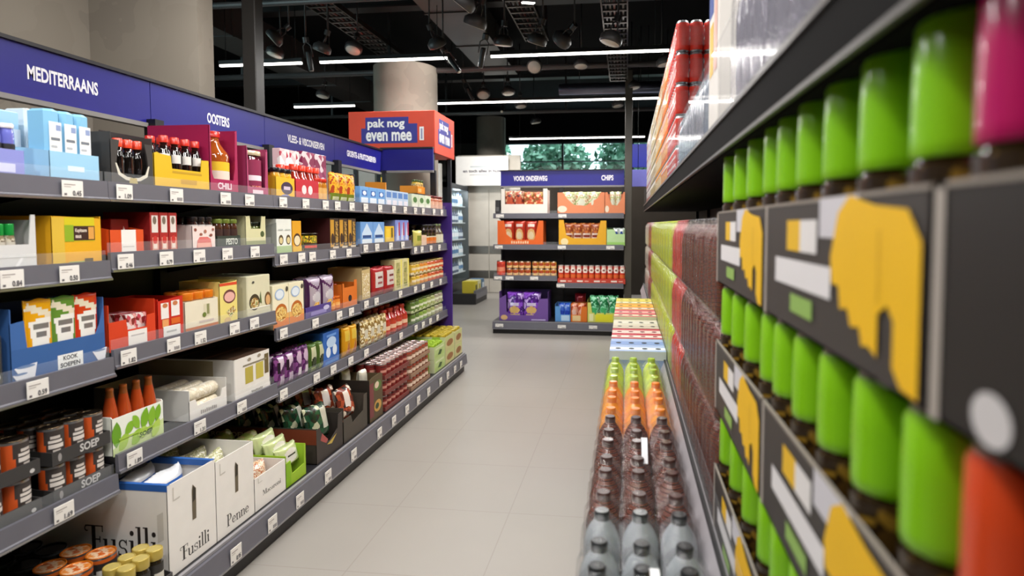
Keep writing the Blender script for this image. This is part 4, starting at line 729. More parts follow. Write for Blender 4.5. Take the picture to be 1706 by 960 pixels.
def fourth_shelf():
    s = 4; b = 0
    for (p0, p1, nn, lab) in ((-85, 70, 3, 'nearest'), (90, 186, 3, 'SOEP')):
        for r in range(2):
            X, y0, y1, z = span(p0, p1, s, b); hh = .118; zz = z+r*(hh+.008); w = y1-y0
            fr = [('e', .12, .5, .03, .3, '9a9694')]+([('t', 'SOEP', .62, .55, .34, .62, 'c9c7c4')] if lab == 'SOEP' else [('e', .9, .35, .03, .15, 'c9c7c4')])
            put(tray(round(w, 3), .34, .045, .05, '3a3837', front=fr), 'dark grey can tray %s, %s of the stack' % ('marked soep' if lab == 'SOEP' else 'at the left picture edge', 'lower' if r == 0 else 'upper'), (X, (y0+y1)/2, zz), pi/2)
            d = w/nn; pc = can(hh, round(d/2*.97, 3), '3c3431', SOEPLAB, '6a5a44', 'soup_can', 'can', 40, M('2a2420', 'gloss'), slim=.95)
            for q in range(3 if r else 1):
                for i in range(nn): put(pc, 'soup can with orange stripe, %s %s tray, %s from left, %s row' % ('upper' if r else 'lower', 'soep' if lab == 'SOEP' else 'left edge', ORD[i], 'front' if q == 0 else ORD[q]), (X-.006-d*(q+.5), y0+(i+.5)*d, zz+.004), pi/2-.45+.3*i, 'soup cans')
    b = 1
    lf = lambda u, v, L, a, c: ('p', [(u+.42*(L*t*cos(a)-s_*L*.3*sin(pi*t)**.8*sin(a)), v+L*t*sin(a)+s_*L*.3*sin(pi*t)**.8*cos(a)) for s_, ts in ((1, (0, .15, .3, .5, .7, .85, 1)), (-1, (.85, .7, .5, .3, .15))) for t in ts], c)
    LEAF = [('p', [(.0, .0), (1, 0), (1, .5), (.6, .3), (.3, .35), (0, .2)], 'cfe0a0')]+[lf(*q) for q in ((.06, .2, .7, 1.5, '6aa024'), (.1, .1, .6, .7, 'a8cc4a'), (.22, .5, .5, .5, '86b82c'), (.34, .12, .6, .6, '9ac43c'), (.5, .5, .5, 2.2, '8abc30'), (.56, .42, .62, 1.2, '7ab020'), (.72, .4, .6, 1.3, '86b82c'), (.74, .1, .6, .8, 'b4d45a'), (.84, .5, .5, 1.2, '7ab020'), (.46, .3, .5, .2, 'b4d45a'))]+[('r', .1, .38, .8, .43, 'a8cc4a'), ('t', 'SOEP', .62, .3, .26, .13, '3a5a1a')]
    carton('white carton printed with green leaves holding orange soup bottles', s, b, 184, 273, 683, 680, .1, 'eff2e6', front=LEAF, slope=.05)
    goods(lambda w, h: bottle(h, w/2*.98, 'b04418', 'a8561c', None, .46, .4, .03, 'soup_bottle', n=20, neck=M('8a4a1c', 'glassy'), capr=1.0, kind='gloss', taper=True), 'orange vegetable soup bottle in the leaf-printed carton', s, b, 186, 271, 637, 4, 1, 'soup bottles in the leaf carton', sb=.006, dz=.004, gap=.95)
    X, y0, y1, z, hf, hb = carton('white tray of rolled wraps with sloping sides', s, b, 316, 378, 668, 640, .45, 'e9e6e0', notch=[(0, 1.5), (.16, 1.5), (.2, 1), (.84, 1), (.88, 1.55), (1, 1.55)], front=marks(.28, .28, .72, .56, 9, '9a9490'), slope=.2, inner='b8ac90', left=[('r', .0, 0, .62, 1, 'a49a80')])
    for r in range(3):
        for q in range(2): put(roll(.2, .032, 'e6dcc4'), 'cream rolled wrap pack in the white tray, %s layer, %s' % ('lower' if q == 0 else 'upper', ORD[r]+' from front'), (X-.05-.07*r, (y0+y1)/2+.0, z+.006+q*.06), pi/2, 'wrap packs')
    goods(lambda w, h: box(w, .5, h, 'e8e4dc', [('r', .0, 0, 1, .14, 'f3f0ea'), ('r', .28, .32, .5, .72, 'b8a848'), ('r', .58, .34, .8, .74, 'c4b450'), ('r', .84, .4, .96, .9, '6a5a34'), ('r', .22, .76, .9, .8, '8a826c'), ('e', .4, .9, .05, .04, '9a8f7c'), ('e', .68, .92, .05, .04, '9a8f7c'), ]+marks(.44, .06, .76, .11, 8, '8d8680'), [('r', 0, 0, .78, .96, 'b0a382'), ]+marks(.2, .24, .6, .38, 8, '5d533f'), [('r', 0, 0, 1, 1, '4a3526'), ('r', 0, .3, 1, .34, '8a6a48'), ('r', 0, .6, 1, .64, '8a6a48')], name='lasagne_carton', cat='carton', c=.003), 'big white carton with yellow windows and dark open top', s, b, 391, 451, 590)  # tan on the white carton's near side is shade painted in
    b = 2
    PUR = MIX(['6a2c6e', '4a1a50', '8a4a8a'], 22, .3)
    for k, (p0, p1, c, sh, nm, yt) in enumerate(((456, 486, PUR, (('p', [(.2, .5), (.8, .75), (.8, .95), (.2, .95)], 'e0cfe2'), ('r', .25, .1, .75, .4, 'c8b4cc'), ('r', .1, .45, .3, .8, '2a1a2c')), 'purple and white', 590), (488, 510, PUR, (('e', .5, .7, .35, .2, 'd8bcd8'), ('r', .3, .15, .7, .4, 'e8dce8')), 'purple with pale oval', 577), (511, 537, '4d6a2c', (('r', .2, .4, .8, .9, 'd8dcb4'), ('e', .5, .35, .3, .2, '2a3a18'), ('r', .2, .05, .8, .2, 'a8b86a')), 'green and white', 570))):
        goods(lambda w, h: bag(w, h, .05, c, sh, 3+k, 'nut_bag'), '%s snack bag on the fourth shelf' % nm, s, b, p0, p1, yt, 2, 2, 'snack bags fourth shelf', sb=.025, rowgap=.06, jit=.08)
    goods(lambda w, h: box(w, .16, h, '2a62b4', [('e', .5, .68, .3, .16, 'b8d0ec'), ('e', .3, .4, .14, .16, 'd8e4f2'), ('e', .7, .42, .14, .16, 'd8e4f2'), ('r', .1, .06, .9, .14, '4a84d0'), ('r', .2, .85, .8, .92, '6a9ade')], name='crispbread_box', cat='carton'), 'blue and white box among the snack bags', s, b, 539, 566, 552)
    goods(lambda w, h: bag(w, h, .05, 'e0a01c', (('r', .15, .55, .85, .9, 'f0cc50'), ('p', [(.2, .1), (.8, .1), (.6, .5)], 'b8641c')), 8, 'nut_bag'), 'yellow snack bag right of the blue box', s, b, 569, 597, 543, 2, 2, 'yellow snack bags', sb=.02, rowgap=.06)
    b = 3
    goods(lambda w, h: bag(w, h, .05, MIX(['c8a040', 'e8dcb0', '8a6a24', 'f4ecd0'], 24, .3), (('r', .2, .35, .8, .65, 'ece4cc'), ('r', .25, .1, .75, .25, 'b88a3c')), 9, 'nut_bag'), 'gold and white nut bag in the VLEES bay', s, b, 600, 641, 528, 4, 2, 'gold and white nut bags', sb=.02, rowgap=.06)
    goods(lambda w, h: bottle(h, w/2, 'a8261c', 'c8382a', (.1, .55, 'b83a24'), .5, .6, .1, 'ketchup_bottle', shapes=[('r', .2, .3, .8, .7, 'e8c0a0')]), 'red sauce bottle in the VLEES bay, fourth shelf', s, b, 644, 683, 511, 4, 2, 'red sauce bottles fourth shelf')
    b = 4
    for r, (dz) in enumerate((0, .11)):
        for k, (c, l) in enumerate((('5d7a34', 'dark green'), ('8aa848', 'light green'), ('a8b070', 'pale green'), ('b0a890', 'beige'))):
            goods(lambda w, h: jar(.105, w/2, c, '5a6a3a', (.12, .7, c), shapes=[('r', .2, .3, .8, .62, 'dfe3c8')]), '%s vegetable jar in the last bay, %s layer' % (l, 'lower' if r == 0 else 'upper'), s, b, 688+k*13, 701+k*13, None, 2, 1, 'vegetable jars in two layers', dz=dz)
    put(tray(.9, .22, .02, .03, 'b8c090'), 'low tray carrying the upper layer of vegetable jars', (-1.85, 5.42, ZB(4, 4)+.105), pi/2)
def base_shelf():
    s = 5; b = 0
    z = .192
    pj = can(.14, .046, '2f2a28', [('r', 0, 0, 1, .35, '3a3331'), ('e', .5, .42, .34, .22, 'd8d2ca'), ('r', .25, .4, .75, .46, '3a3331'), ('r', .1, .8, .9, .96, 'd8641c')], M('d8741c', 'foil'), 'meal_can', 'can', 24, MIX(['d8661a', 'e08a3c', 'ecc9a4', 'd06018'], 26, .3), slim=.97)
    pk = can(.14, .046, '1d1b1b', [('r', .1, .3, .9, .6, '4a4440')], '2a2828', 'meal_can', 'can', 22, M('1c1a1a', 'gloss'), slim=.97)
    put(tray(.5, .42, .05, .06, '2a2827'), 'dark tray of orange-lidded and black-lidded meal cans at the bottom left', (-1.795, 1.67, z), pi/2)
    for r in range(4):
        for i in range(4):
            o = i < 2 and r < 2
            put(pj if o else pk, '%s meal can in the dark bottom left tray, %s from right, %s row' % ('orange-lidded' if o else 'black-lidded', ORD[i], ORD[r]), (-1.85-r*.1, 1.868-i*.097, z+.004), pi/2-.6, 'orange-lidded cans' if o else 'black-lidded cans')
    put(tray(.2, .11, .05, .06, '4a4748'), 'grey tray of gold-lidded jars beside the big pasta carton', (-1.628, 1.832, z), pi/2)
    pg = jar(.16, .026, '2a2418', 'c0a850', (.1, .68, '33302c'), .22, 'pesto_jar', 'jar', [('r', .2, .3, .8, .7, 'd8d4c8')], lidtop=M('c9b568', 'foil'), lidr=1.0)
    for r in range(2):
        for i in range(3): put(pg, 'gold-lidded jar beside the pasta carton, %s from left, %s row' % (ORD[i], ORD[r]), (-1.654-r*.053, 1.762+i*.06, z+.004), pi/2, 'gold-lidded jars')
    b = 1
    # pasta cartons
    X, y0, y1, z = span(283, 361, s, b); w = round(y1-y0, 3); h = round(hat(807, X, y0+.02)-z, 3); d = .62
    FL = 'efebe4'; K = '26211e'
    def pasta(word, w, h, d, lip, slot=True, side=True, n2=None):
        fr = [('serif', word, .54, .17 if slot else .42, .6, .16, K), ('p', [(.1, .8), (.22, .8), (.24, .81), (.24, .82), (.12, .815), (.12, .95), (.1, .95)], 'c9c4ba')]
        if slot: fr += [('p', [(.48, .46), (.56, .46), (.57, .8), (.5, .86), (.48, .8)], '6a5f4a'), ('p', [(.49, .66), (.55, .68), (.555, .8), (.51, .84)], '2f2a20')]
        sd = [('serif', word, .7, .37, .46, .34, K), ('p', [(.93, .38), (.97, .42), (.97, .72), (.93, .68)], 'd4cfc6')] if side else []
        return tray(w, d, h, h, FL, front=fr, left=sd, slope=.01, inner='d9d2c4', lip=lip, name='pasta_carton', cat='carton')
    put(pasta('Fusilli', w, h, d, M('2c62b0', 'card')), 'big white Fusilli pasta carton with blue rim', (X, (y0+y1)/2, z), pi/2)
    pb = bag(.19, h*.96, .09, 'e9ebee', (('e', .5, .6, .3, .22, FOODN), ('r', 0, .3, 1, .42, '2f62b0'), ('r', 0, .82, 1, .9, '2f62b0')), 4, 'pasta_bag')
    for i in range(4): put(pb, 'white and blue pasta bag inside the Fusilli carton, %s from front' % ORD[i], (X-.09-.11*i, (y0+y1)/2, z+.012), pi/2+random.uniform(-.15, .15), 'bags in the Fusilli carton', (-.12, 0))
    X, y0, y1, z = span(362, 424, s, b); w = round(y1-y0, 3); h2 = round(hat(752, X, (y0+y1)/2)-z, 3)
    put(pasta('Penne', w, h2, d, None), 'tall white Penne pasta carton', (X, (y0+y1)/2, z), pi/2)
    pb = bag(.2, h2*.9, .08, MIX(['d8d4b4', 'a8a878', 'f0ece0'], 50, .3), (), 6, 'pasta_bag')
    for i in range(4): put(pb, 'pale pasta bag inside the Penne carton, %s from front' % ORD[i], (X-.09-.11*i, (y0+y1)/2, z+.012), pi/2+random.uniform(-.15, .15), 'bags in the Penne carton', (-.12, 0))
    X, y0, y1, z = span(425, 476, s, b); w = round(y1-y0, 3); h3 = round(hat(781, X, (y0+y1)/2)-z, 3)
    put(pasta('Macaroni', w, h3, d, None, False, True), 'lower white Macaroni pasta carton', (X, (y0+y1)/2, z), pi/2)
    pb = bag(.18, h3*1.0, .08, MIX(['d8a070', 'e8d8c0', 'b8683c', 'f0e8dc'], 50, .3), (), 7, 'pasta_bag')
    for i in range(4): put(pb, 'orange and white pasta bag in the Macaroni carton, %s from front' % ORD[i], (X-.09-.11*i, (y0+y1)/2, z+.012), pi/2+random.uniform(-.2, .2), 'bags in the Macaroni carton', (-.15, 0))
    X, y0, y1, z = span(477, 521, s, b); w = round(y1-y0, 3); h4 = round(hat(752, X, (y0+y1)/2)-z, 3)
    put(tray(w, .6, h4, round(h4*1.05, 3), '9cc22a', notch=[(0, .8), (.22, .82), (.3, .34), (.9, .4), (.94, 1.0), (1, 1.02)], slope=.02, inner='dfe0d4', front=[('r', 0, 0, .24, .8, '86b814')]), 'green tray of noodle bags at the end of the MEDITERRAANS bay', (X, (y0+y1)/2, z), pi/2)
    pb = bag(.17, .11, .06, 'c8d49a', (('e', .5, .5, .34, .3, 'e8e6dc'), ('r', .3, .45, .7, .55, '4a4c3c'), ('r', 0, 0, 1, .15, '6a7a34')), 5, 'noodle_bag')
    for i in range(3): put(pb, 'green noodle bag with white oval in the green tray, %s from front' % ORD[i], (X-.045-.06*i, (y0+y1)/2+.01, z+.07+.03*i), pi/2, 'noodle bags in the green tray', (-.25, 0))
    pc = bag(.2, .2, .11, MIX(['a8b86a', 'b89868', '8a9a44', 'd8d8b0', 'b8c07a'], 30, .3, 'cells'), (('e', .55, .35, .26, .2, MIX(['a86a3c', 'c89058'], 30)),), 8, 'cracker_bag')
    for i in range(3): put(pc, 'pale green prawn cracker bag behind the green tray, %s from front' % ORD[i], (X-.24-.13*i, (y0+y1)/2, z+.03), pi/2+.15*i, 'prawn cracker bags', (-.3, 0))
    b = 2
    X, y0, y1, z = span(528, 571, s, b); w = round(y1-y0, 3); h5 = round(hat(716, X, y0)-z, 3)
    put(tray(w, .7, h5, h5, '3d3530', notch=[(0, .96), (.12, .98), (.3, .5), (.5, .42), (.8, .62), (.84, 1.02), (1, 1.04)], slope=.01, inner='3a302c', left=[('r', 0, .55, 1, .97, '5a2216'), ('t', 'KROEPOEK BALI', .32, .76, .5, .14, 'c9b9a4'), ('r', .55, .55, 1, .97, '7a3420')], front=[('p', [(.14, .6), (.35, .42), (.42, .5), (.2, .78)], 'a8504a'), ('p', [(.38, .36), (.56, .3), (.76, .5), (.6, .44)], 'c8ac50')]), 'dark brown carton lettered kroepoek bali with green bags', (X, (y0+y1)/2, z), pi/2)
    pb = bag(.17, .2, .1, MIX(['1f4a30', '2f5a3c', '14301e', 'b8b898', '1a3a26', '2a2a20'], 34, .25, 'cells'), (('r', .5, .3, .8, .9, 'cfd0c0'),), 11, 'cracker_bag')
    for i in range(4): put(pb, 'dark green cracker bag in the kroepoek carton, %s from front' % ORD[i], (X-.07-.14*i, (y0+y1)/2, z+h5*.42), pi/2+random.uniform(-.2, .2), 'bags in the kroepoek carton', (-.2, 0))
    X, y0, y1, z = span(573, 612, s, b); w = round(y1-y0, 3); h6 = round(hat(655, X, y1)-z, 3)
    put(tray(w, .7, h6, h6, '4a433a', notch=[(0, .66), (.3, .66), (.36, .42), (.82, .56), (.86, 1.0), (1, 1.02)], slope=.01, inner='a0927c', left=[('r', 0, .6, 1, .66, '8a6a58')]), 'dark grey-brown carton of red and white bags', (X, (y0+y1)/2, z), pi/2)
    pb = bag(.17, .19, .09, MIX(['a84a2c', '6a2a1a', '2c2420', 'd8c8b4', '7a3020'], 34, .25, 'cells'), (('r', .2, .4, .5, .9, 'efe8e0'),), 12, 'cracker_bag')
    for i in range(4): put(pb, 'red and white cracker bag in the grey-brown carton, %s from front' % ORD[i], (X-.06-.13*i, (y0+y1)/2, z+h6*.5), pi/2+random.uniform(-.2, .2), 'bags in the grey-brown carton', (-.2, 0))
    FLW = [('e', .6, .78, .3, .12, '5a7a3a'), ('e', .55, .8, .16, .08, 'e0c8b0'), ('r', .0, .1, .3, .9, '7a3a3c'), ('e', .6, .3, .28, .14, 'c89a4a'), ('e', .55, .3, .14, .07, '3a4a2a')]
    goods(lambda w, h: tray(w, .6, h, h, '5a4a30', front=FLW, notch=[(0, 1), (.2, 1.03), (.8, 1.05), (1, .99)], slope=.02, inner='5a5040', left=[('r', 0, 0, 1, 1, '262019')]), 'tall narrow carton with flower print, end of the OOSTERS bay', s, b, 616, 639, 628)
    pb = bag(.09, .2, .06, 'd8d4c4', (('r', .2, .2, .8, .6, '6a7a3c'),), 3, 'spice_bag')
    X, y0, y1, z = span(616, 639, s, b)
    for i in range(3): put(pb, 'pale bag in the flower-print carton, %s from front' % ORD[i], (X-.1-.12*i, (y0+y1)/2, z+h6*.6), pi/2, 'bags in the flower carton')
    b = 3
    REDS = [('r', .25, .4, .75, .6, 'c88a7a'), ('r', .2, .7, .8, .85, '4a1210'), ('r', 0, .05, 1, .2, FOODR)]
    def stack(label, p0, p1, n, rows, layers, hc, col, sh, tr, lid='d9c0bc', dd=None):
        X, y0, y1, z = span(p0, p1, 5, 3 if p0 < 715 else 4); w = y1-y0; d = w/n; pc = can(hc, round(d/2*.97, 3), col, sh, lid, 'food_can', slim=.94, n=16)
        for L in range(layers):
            zz = z+L*(hc+.007); put(tray(round(w, 3), round(rows*d+.01, 3), .03, .035, tr), 'low tray under %s, %s layer from bottom' % (label+'s', ORD[L]), (X, (y0+y1)/2, zz), pi/2)
            rr = range(rows) if L == layers-1 else range(1)
            for r in rr:
                for i in (range(n)): put(pc, '%s, layer %s up, %s from left, %s row' % (label, ('one', 'two', 'three')[L], ORD[i], ORD[r]), (X-.005-(r+.5)*d, y0+(i+.5)*d, zz+.004), pi/2-.5, label+'s')
    stack('dark red bean can', 642, 682, 6, 4, 3, .105, '7a1c18', REDS, '7a3a34')
    stack('brown and cream bean can', 685, 719, 6, 4, 3, .1, '8a5a44', [('r', .1, .3, .9, .6, 'e8d0bc'), ('r', 0, .7, 1, .9, 'a8442c')], '9a7a62')
    b = 4
    GRN = [('r', .05, .1, .95, .4, 'b0c878'), ('p', [(.3, .25), (.5, .6), (.75, .5), (.6, .2)], '3f5a2a'), ('r', .1, .7, .9, .85, 'd4deb0')]; BRN = [('r', .1, .15, .9, .5, 'd0c890'), ('e', .5, .45, .35, .25, '9a6a3c'), ('r', .1, .75, .9, .9, 'c8d08a')]
    for k, (p0, p1, yt, yb, fr, col) in enumerate(((724, 741, 567, 610, GRN, 'b9cf88'), (742, 757, 551, 590, BRN, 'c9c88c'), (758, 772, 543, 575, BRN, 'd0cc94'))):
        X, y0, y1, z = span(p0, p1, s, b); w = round(y1-y0-.004, 3); H = hat(yt, X, (y0+y1)/2)-z; hh = round(H/2-.02, 3)
        for L in range(2):
            put(tray(w, .5, hh, hh, col, front=fr, left=[('r', 0, 0, .45, 1, '8fb030'), ('r', .45, 0, 1, 1, 'd4dcb0'), ('r', .75, 0, .9, 1, 'a8cc48')], slope=.01, inner='6a7a34'), '%s green vegetable carton at the end of the bottom shelf, %s' % (('nearest', 'middle', 'farthest')[k], 'lower' if L == 0 else 'upper'), (X, (y0+y1)/2, z+L*(hh+.002)), pi/2)
        pc = jar(round(hh*1.1, 3), .034, '6a8a2c', 'a8cc3c' if k == 0 else 'c8b038', None, .2, lidtop=M('9cc43c' if k == 0 else 'c9b440', 'foil'))
        ny = max(1, int(w/.07))
        for r in range(6):
            for i in range(ny): put(pc, 'green-lidded vegetable jar in the %s upper carton, %s from left, %s row' % (('nearest', 'middle', 'farthest')[k], ORD[i], ORD[r]), (X-.045-.072*r, y0+(i+.5)*w/ny, z+hh+.007), pi/2, 'green-lidded jars')
def tags():
    T = {1: [[(118, '0.45')], [(205, '1.09'), (292, ''), (374, ''), (414, '')], [(470, ''), (508, ''), (541, ''), (561, ''), (585, '')], [(608, ''), (632, ''), (655, ''), (674, '')], [(691, ''), (704, ''), (722, ''), (735, '')]],
         2: [[(17, '0.84'), (113, '0.50')], [(207, '0.46'), (275, '0.79'), (330, ''), (377, ''), (423, '')], [(471, ''), (501, ''), (519, ''), (553, ''), (580, '')], [(608, ''), (627, ''), (650, ''), (670, '')], [(691, ''), (702, ''), (717, ''), (731, '')]],
         3: [[(60, '0.59')], [(212, '1.82'), (287, ''), (332, '1.52'), (389, ''), (422, '')], [(471, ''), (524, ''), (564, ''), (584, '')], [(609, ''), (626, ''), (666, '')], [(691, ''), (704, ''), (718, ''), (733, '')]],
         4: [[(104, '1.69')], [(222, '1.89'), (331, '1.31'), (401, '')], [(471, ''), (526, ''), (554, ''), (583, '')], [(609, ''), (647, ''), (667, '')], [(692, ''), (704, ''), (716, ''), (728, '')]],
         5: [[], [(391, '0.95'), (452, ''), (498, '')], [(545, ''), (588, ''), (631, '')], [(655, ''), (677, ''), (696, ''), (713, '')], [(733, ''), (745, ''), (757, ''), (767, '')]]}
    for s in T:
        for b in range(5):
            for k, (px, pr) in enumerate(T[s][b]):
                X = XF[s]; zc = LZ[s][b]-.033 if s < 5 else .13; Y = yat(px, X, zc); n = len(T[s][b])
                l = 'white price tag on the %s rail of %s' % (ROWN[s], BAYN[b])+(', %s from left' % ORD[k] if n > 1 else '')
                put(tag(pr, .07 if s > 1 or b else .076, .054 if s < 5 else .066), l, (X+.005, Y, LZ[s][b]-.062 if s < 5 else .092), pi/2, 'left price tags')
top_shelf(); second_shelf(); third_shelf(); fourth_shelf(); base_shelf(); tags()
# ---------------------------------------------------------------- crisps shelves at the end of the aisle
def far(px0, px1, zs, Y=8.12):
    zp = CY-0
    a = pxat(px0, 374-(zs-1.5)/Y*F, Y); b = pxat(px1, 374-(zs-1.5)/Y*F, Y); return a.x, b.x
def fput(mk, label, px0, px1, ytop, zs, n=1, rows=1, group=None, sb=0, dz=0, gap=.96, rowgap=.08, jit=0):
    Y = 8.115+sb; x0, x1 = far(px0, px1, zs, Y); w = (x1-x0)/n; h = round(EYE+(374-ytop)*Y/F-zs-dz, 3)
    p = mk(round(w*gap, 3), h); Y += w*gap/2 if p.cat in ('bottle', 'jar', 'can', 'cup') else 0
    for r in range(rows):
        for i in range(n):
            l = label if n*rows == 1 else label+(', %s from left' % ORD[i] if n > 1 else '')+(', %s row' % ('front' if r == 0 else ORD[r]) if rows > 1 else '')
            put(p, l, (x0+(i+.5)*w, Y+r*rowgap, zs+dz), random.uniform(-jit, jit), group if n*rows > 1 else None)
def ftray(label, px0, px1, ylip, yback, zs, d, base, sb=0, **kw):
    Y = 8.115+sb; x0, x1 = far(px0, px1, zs, Y); q = lambda y: round(EYE+(374-y)*Y/F-zs, 3)
    put(tray(round(x1-x0, 3), d, q(ylip), max(q(yback), q(ylip)), base, **kw), label, ((x0+x1)/2, Y, zs), 0)
def crisps():
    CR1 = MIX(['8a2c1c', 'd8b890', 'b8482c', '4a1a14'], 14, .3); CR2 = MIX(['d8c890', '9aa86a', 'e8e0c0', 'b8865a'], 14, .3)
    z = 1.64
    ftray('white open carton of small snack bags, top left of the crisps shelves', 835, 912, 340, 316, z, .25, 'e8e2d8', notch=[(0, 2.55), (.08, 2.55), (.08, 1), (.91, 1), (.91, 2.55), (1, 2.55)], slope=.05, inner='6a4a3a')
    fput(lambda w, h: bag(w, h, .05, CR1, (('e', .5, .5, .35, .25, 'c8583c'), ('e', .5, .3, .2, .12, 'e8d8b8')), 2), 'red-brown snack bag in the white carton', 842, 872, 318, z, 2, 2, 'red-brown snack bags', .03, .004, jit=.15)
    fput(lambda w, h: bag(w, h, .05, MIX(['d8b04a', '8a5a2a', 'c84a2c', 'e8d8a0'], 14, .3), (('r', .1, .05, .9, .45, 'e0b84a'),), 3), 'yellow-footed snack bag in the white carton', 873, 905, 320, z, 2, 2, 'yellow-footed snack bags', .03, .004, jit=.15)
    fput(lambda w, h: box(w, .1, h, '2b2a2c', [('r', .2, .2, .8, .5, '5a5a5c')]), 'small dark box at the top left corner of the crisps shelves', 825, 833, 333, z)
    for k, (a, b) in enumerate(((929, 1007), (1008, 1041))):
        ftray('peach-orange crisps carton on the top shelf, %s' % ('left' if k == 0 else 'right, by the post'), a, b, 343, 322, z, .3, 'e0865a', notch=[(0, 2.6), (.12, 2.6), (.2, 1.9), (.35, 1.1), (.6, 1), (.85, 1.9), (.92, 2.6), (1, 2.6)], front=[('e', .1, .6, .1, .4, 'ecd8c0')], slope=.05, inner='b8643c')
        fput(lambda w, h: bag(w, h, .07, CR2, (('e', .5, .5, .3, .2, 'e8e8d0'), ('r', .2, .1, .8, .3, '8aa878')), 4), 'cream and green crisps bag in the %s peach carton' % ('left' if k == 0 else 'right'), a+8, b-6, 320, z, 3 if k == 0 else 2, 2, 'cream and green crisps bags', .04, .004, jit=.15)
    z = 1.214
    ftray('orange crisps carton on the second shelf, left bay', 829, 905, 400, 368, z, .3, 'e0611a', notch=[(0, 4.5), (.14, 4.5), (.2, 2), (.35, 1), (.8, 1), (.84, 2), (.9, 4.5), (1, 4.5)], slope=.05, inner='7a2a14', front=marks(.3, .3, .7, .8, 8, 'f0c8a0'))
    fput(lambda w, h: bag(w, h, .07, 'b8321c', (('e', .5, .4, .36, .26, 'e8b878'), ('e', .5, .38, .24, .16, 'f0d8b0'), ('r', .2, .72, .8, .85, 'e8d0c0'), ('r', .1, 0, .9, .16, 'e0902c')), 5), 'red crisps bag with golden picture in the orange carton', 838, 895, 367, z, 3, 2, 'red crisps bags', .04, .01, jit=.12)
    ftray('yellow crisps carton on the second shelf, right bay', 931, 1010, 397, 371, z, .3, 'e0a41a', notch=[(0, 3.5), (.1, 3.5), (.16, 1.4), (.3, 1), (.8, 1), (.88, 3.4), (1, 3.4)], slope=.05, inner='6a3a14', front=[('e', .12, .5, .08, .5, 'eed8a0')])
    fput(lambda w, h: bag(w, h, .07, MIX(['b8642a', '8a3a1c', 'd8924a'], 16, .3), (('r', .05, .32, .95, .52, 'e8d0c0'), ('r', .1, .36, .9, .46, '8a3a2c')), 6), 'orange-brown crisps bag in the yellow carton', 940, 1000, 372, z, 4, 2, 'orange-brown crisps bags', .04, .01, jit=.12)
    ftray('pale green crisps carton beside the dark post', 1011, 1041, 390, 380, z, .3, 'b8d89a', notch=[(0, 1.4), (.4, 1.4), (.5, 1), (1, 1)], slope=.05, front=[('r', 0, 0, 1, .3, '9ccc6a')])
    fput(lambda w, h: bag(w, h, .07, 'd8e0dc', (('e', .5, .6, .3, .2, '2a4a98'),), 7), 'white crisps bag with blue spot in the pale green carton', 1022, 1040, 380, z, 2, 1, 'white and blue crisps bags', .04, .01, jit=.1)
    z = .788
    fput(lambda w, h: can(h, w/2, 'd84a34', [('r', .1, .3, .9, .6, 'e88a6a'), ('e', .5, .7, .3, .12, 'b83020')], 'd8b8a0', 'snack_tube'), 'single red snack tube at the left end, third shelf', 826, 841, 436, z)
    for k, (a, b, c, l) in enumerate(((843, 884, 'c8702c', 'brown-orange'), (886, 927, 'e09a2c', 'golden orange'))):
        for L in range(2):
            fput(lambda w, h: can(.1, w/2, c, [('r', .1, .15, .9, .5, 'e8c080'), ('e', .5, .6, .35, .2, 'a8401c')], 'd8b070', 'nut_can'), '%s nut can, %s layer of the third shelf' % (l, 'lower' if L == 0 else 'upper'), a, b, 447, z, 4, 1, 'nut cans third shelf', 0, L*.103, gap=.95)
    z = .694
    x0, x1 = far(929, 1042, z); n = 11; w = (x1-x0)/n
    for i in range(4):
        put(tray(round((x1-x0)/4-.004, 3), .16, .07, .075, 'c8402c', front=[('r', .15, .35, .5, .65, 'f0dcd0'), ('r', .6, .4, .85, .6, 'e8a898')]), 'low red tray of snack tubes, %s from left' % ORD[i], (x0+(i+.5)*(x1-x0)/4, 8.115, z), 0, 'low red trays')
    pc = can(.245, round(w/2*.93, 3), 'd0301c', [('r', 0, .3, 1, .5, 'e0682c'), ('e', .5, .72, .36, .14, 'efe4d8'), ('e', .5, .74, .16, .05, '7a3a2a'), ('r', .2, .88, .8, .93, 'e8b8a8')], 'e8dcd0', 'snack_tube', n=16, slim=.96)
    for i in range(n): put(pc, 'red snack tube in the low red trays, %s from left' % ORD[i], (x0+(i+.5)*w, 8.115+.01+w/2, z+.004), 0, 'red snack tubes')
    z = .172; 
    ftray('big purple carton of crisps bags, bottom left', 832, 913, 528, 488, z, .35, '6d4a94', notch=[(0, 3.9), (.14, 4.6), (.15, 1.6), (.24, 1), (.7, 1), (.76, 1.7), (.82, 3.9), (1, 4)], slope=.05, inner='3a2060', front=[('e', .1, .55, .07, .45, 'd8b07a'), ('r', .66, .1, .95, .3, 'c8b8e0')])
    fput(lambda w, h: bag(w, h, .1, MIX(['6a2aa0', '8a4ac8', '4a1a7a', 'c8a8e8'], 8, .25), (('e', .5, .35, .35, .14, 'e0b870'), ('r', .2, .5, .8, .62, 'e0d0f0'), ('r', .15, .1, .85, .2, 'e8c890')), 8), 'purple crisps bag in the big purple carton', 845, 900, 489, z, 2, 2, 'purple crisps bags', .05, .02, rowgap=.1, jit=.15)
    ftray('blue snack carton on the bottom shelf', 925, 950, 526, 508, z, .25, '5a94d0', notch=[(0, 2.2), (.3, 2.2), (.36, 1), (1, 1)], slope=.05, front=[('r', .4, .1, .95, .9, 'b8d4ec')])
    ftray('orange snack carton on the bottom shelf', 951, 978, 526, 508, z, .25, 'd8701c', notch=[(0, 1), (.6, 1), (.66, 2.2), (1, 2.2)], slope=.05, front=[('r', .1, .1, .6, .9, 'e8c890')])
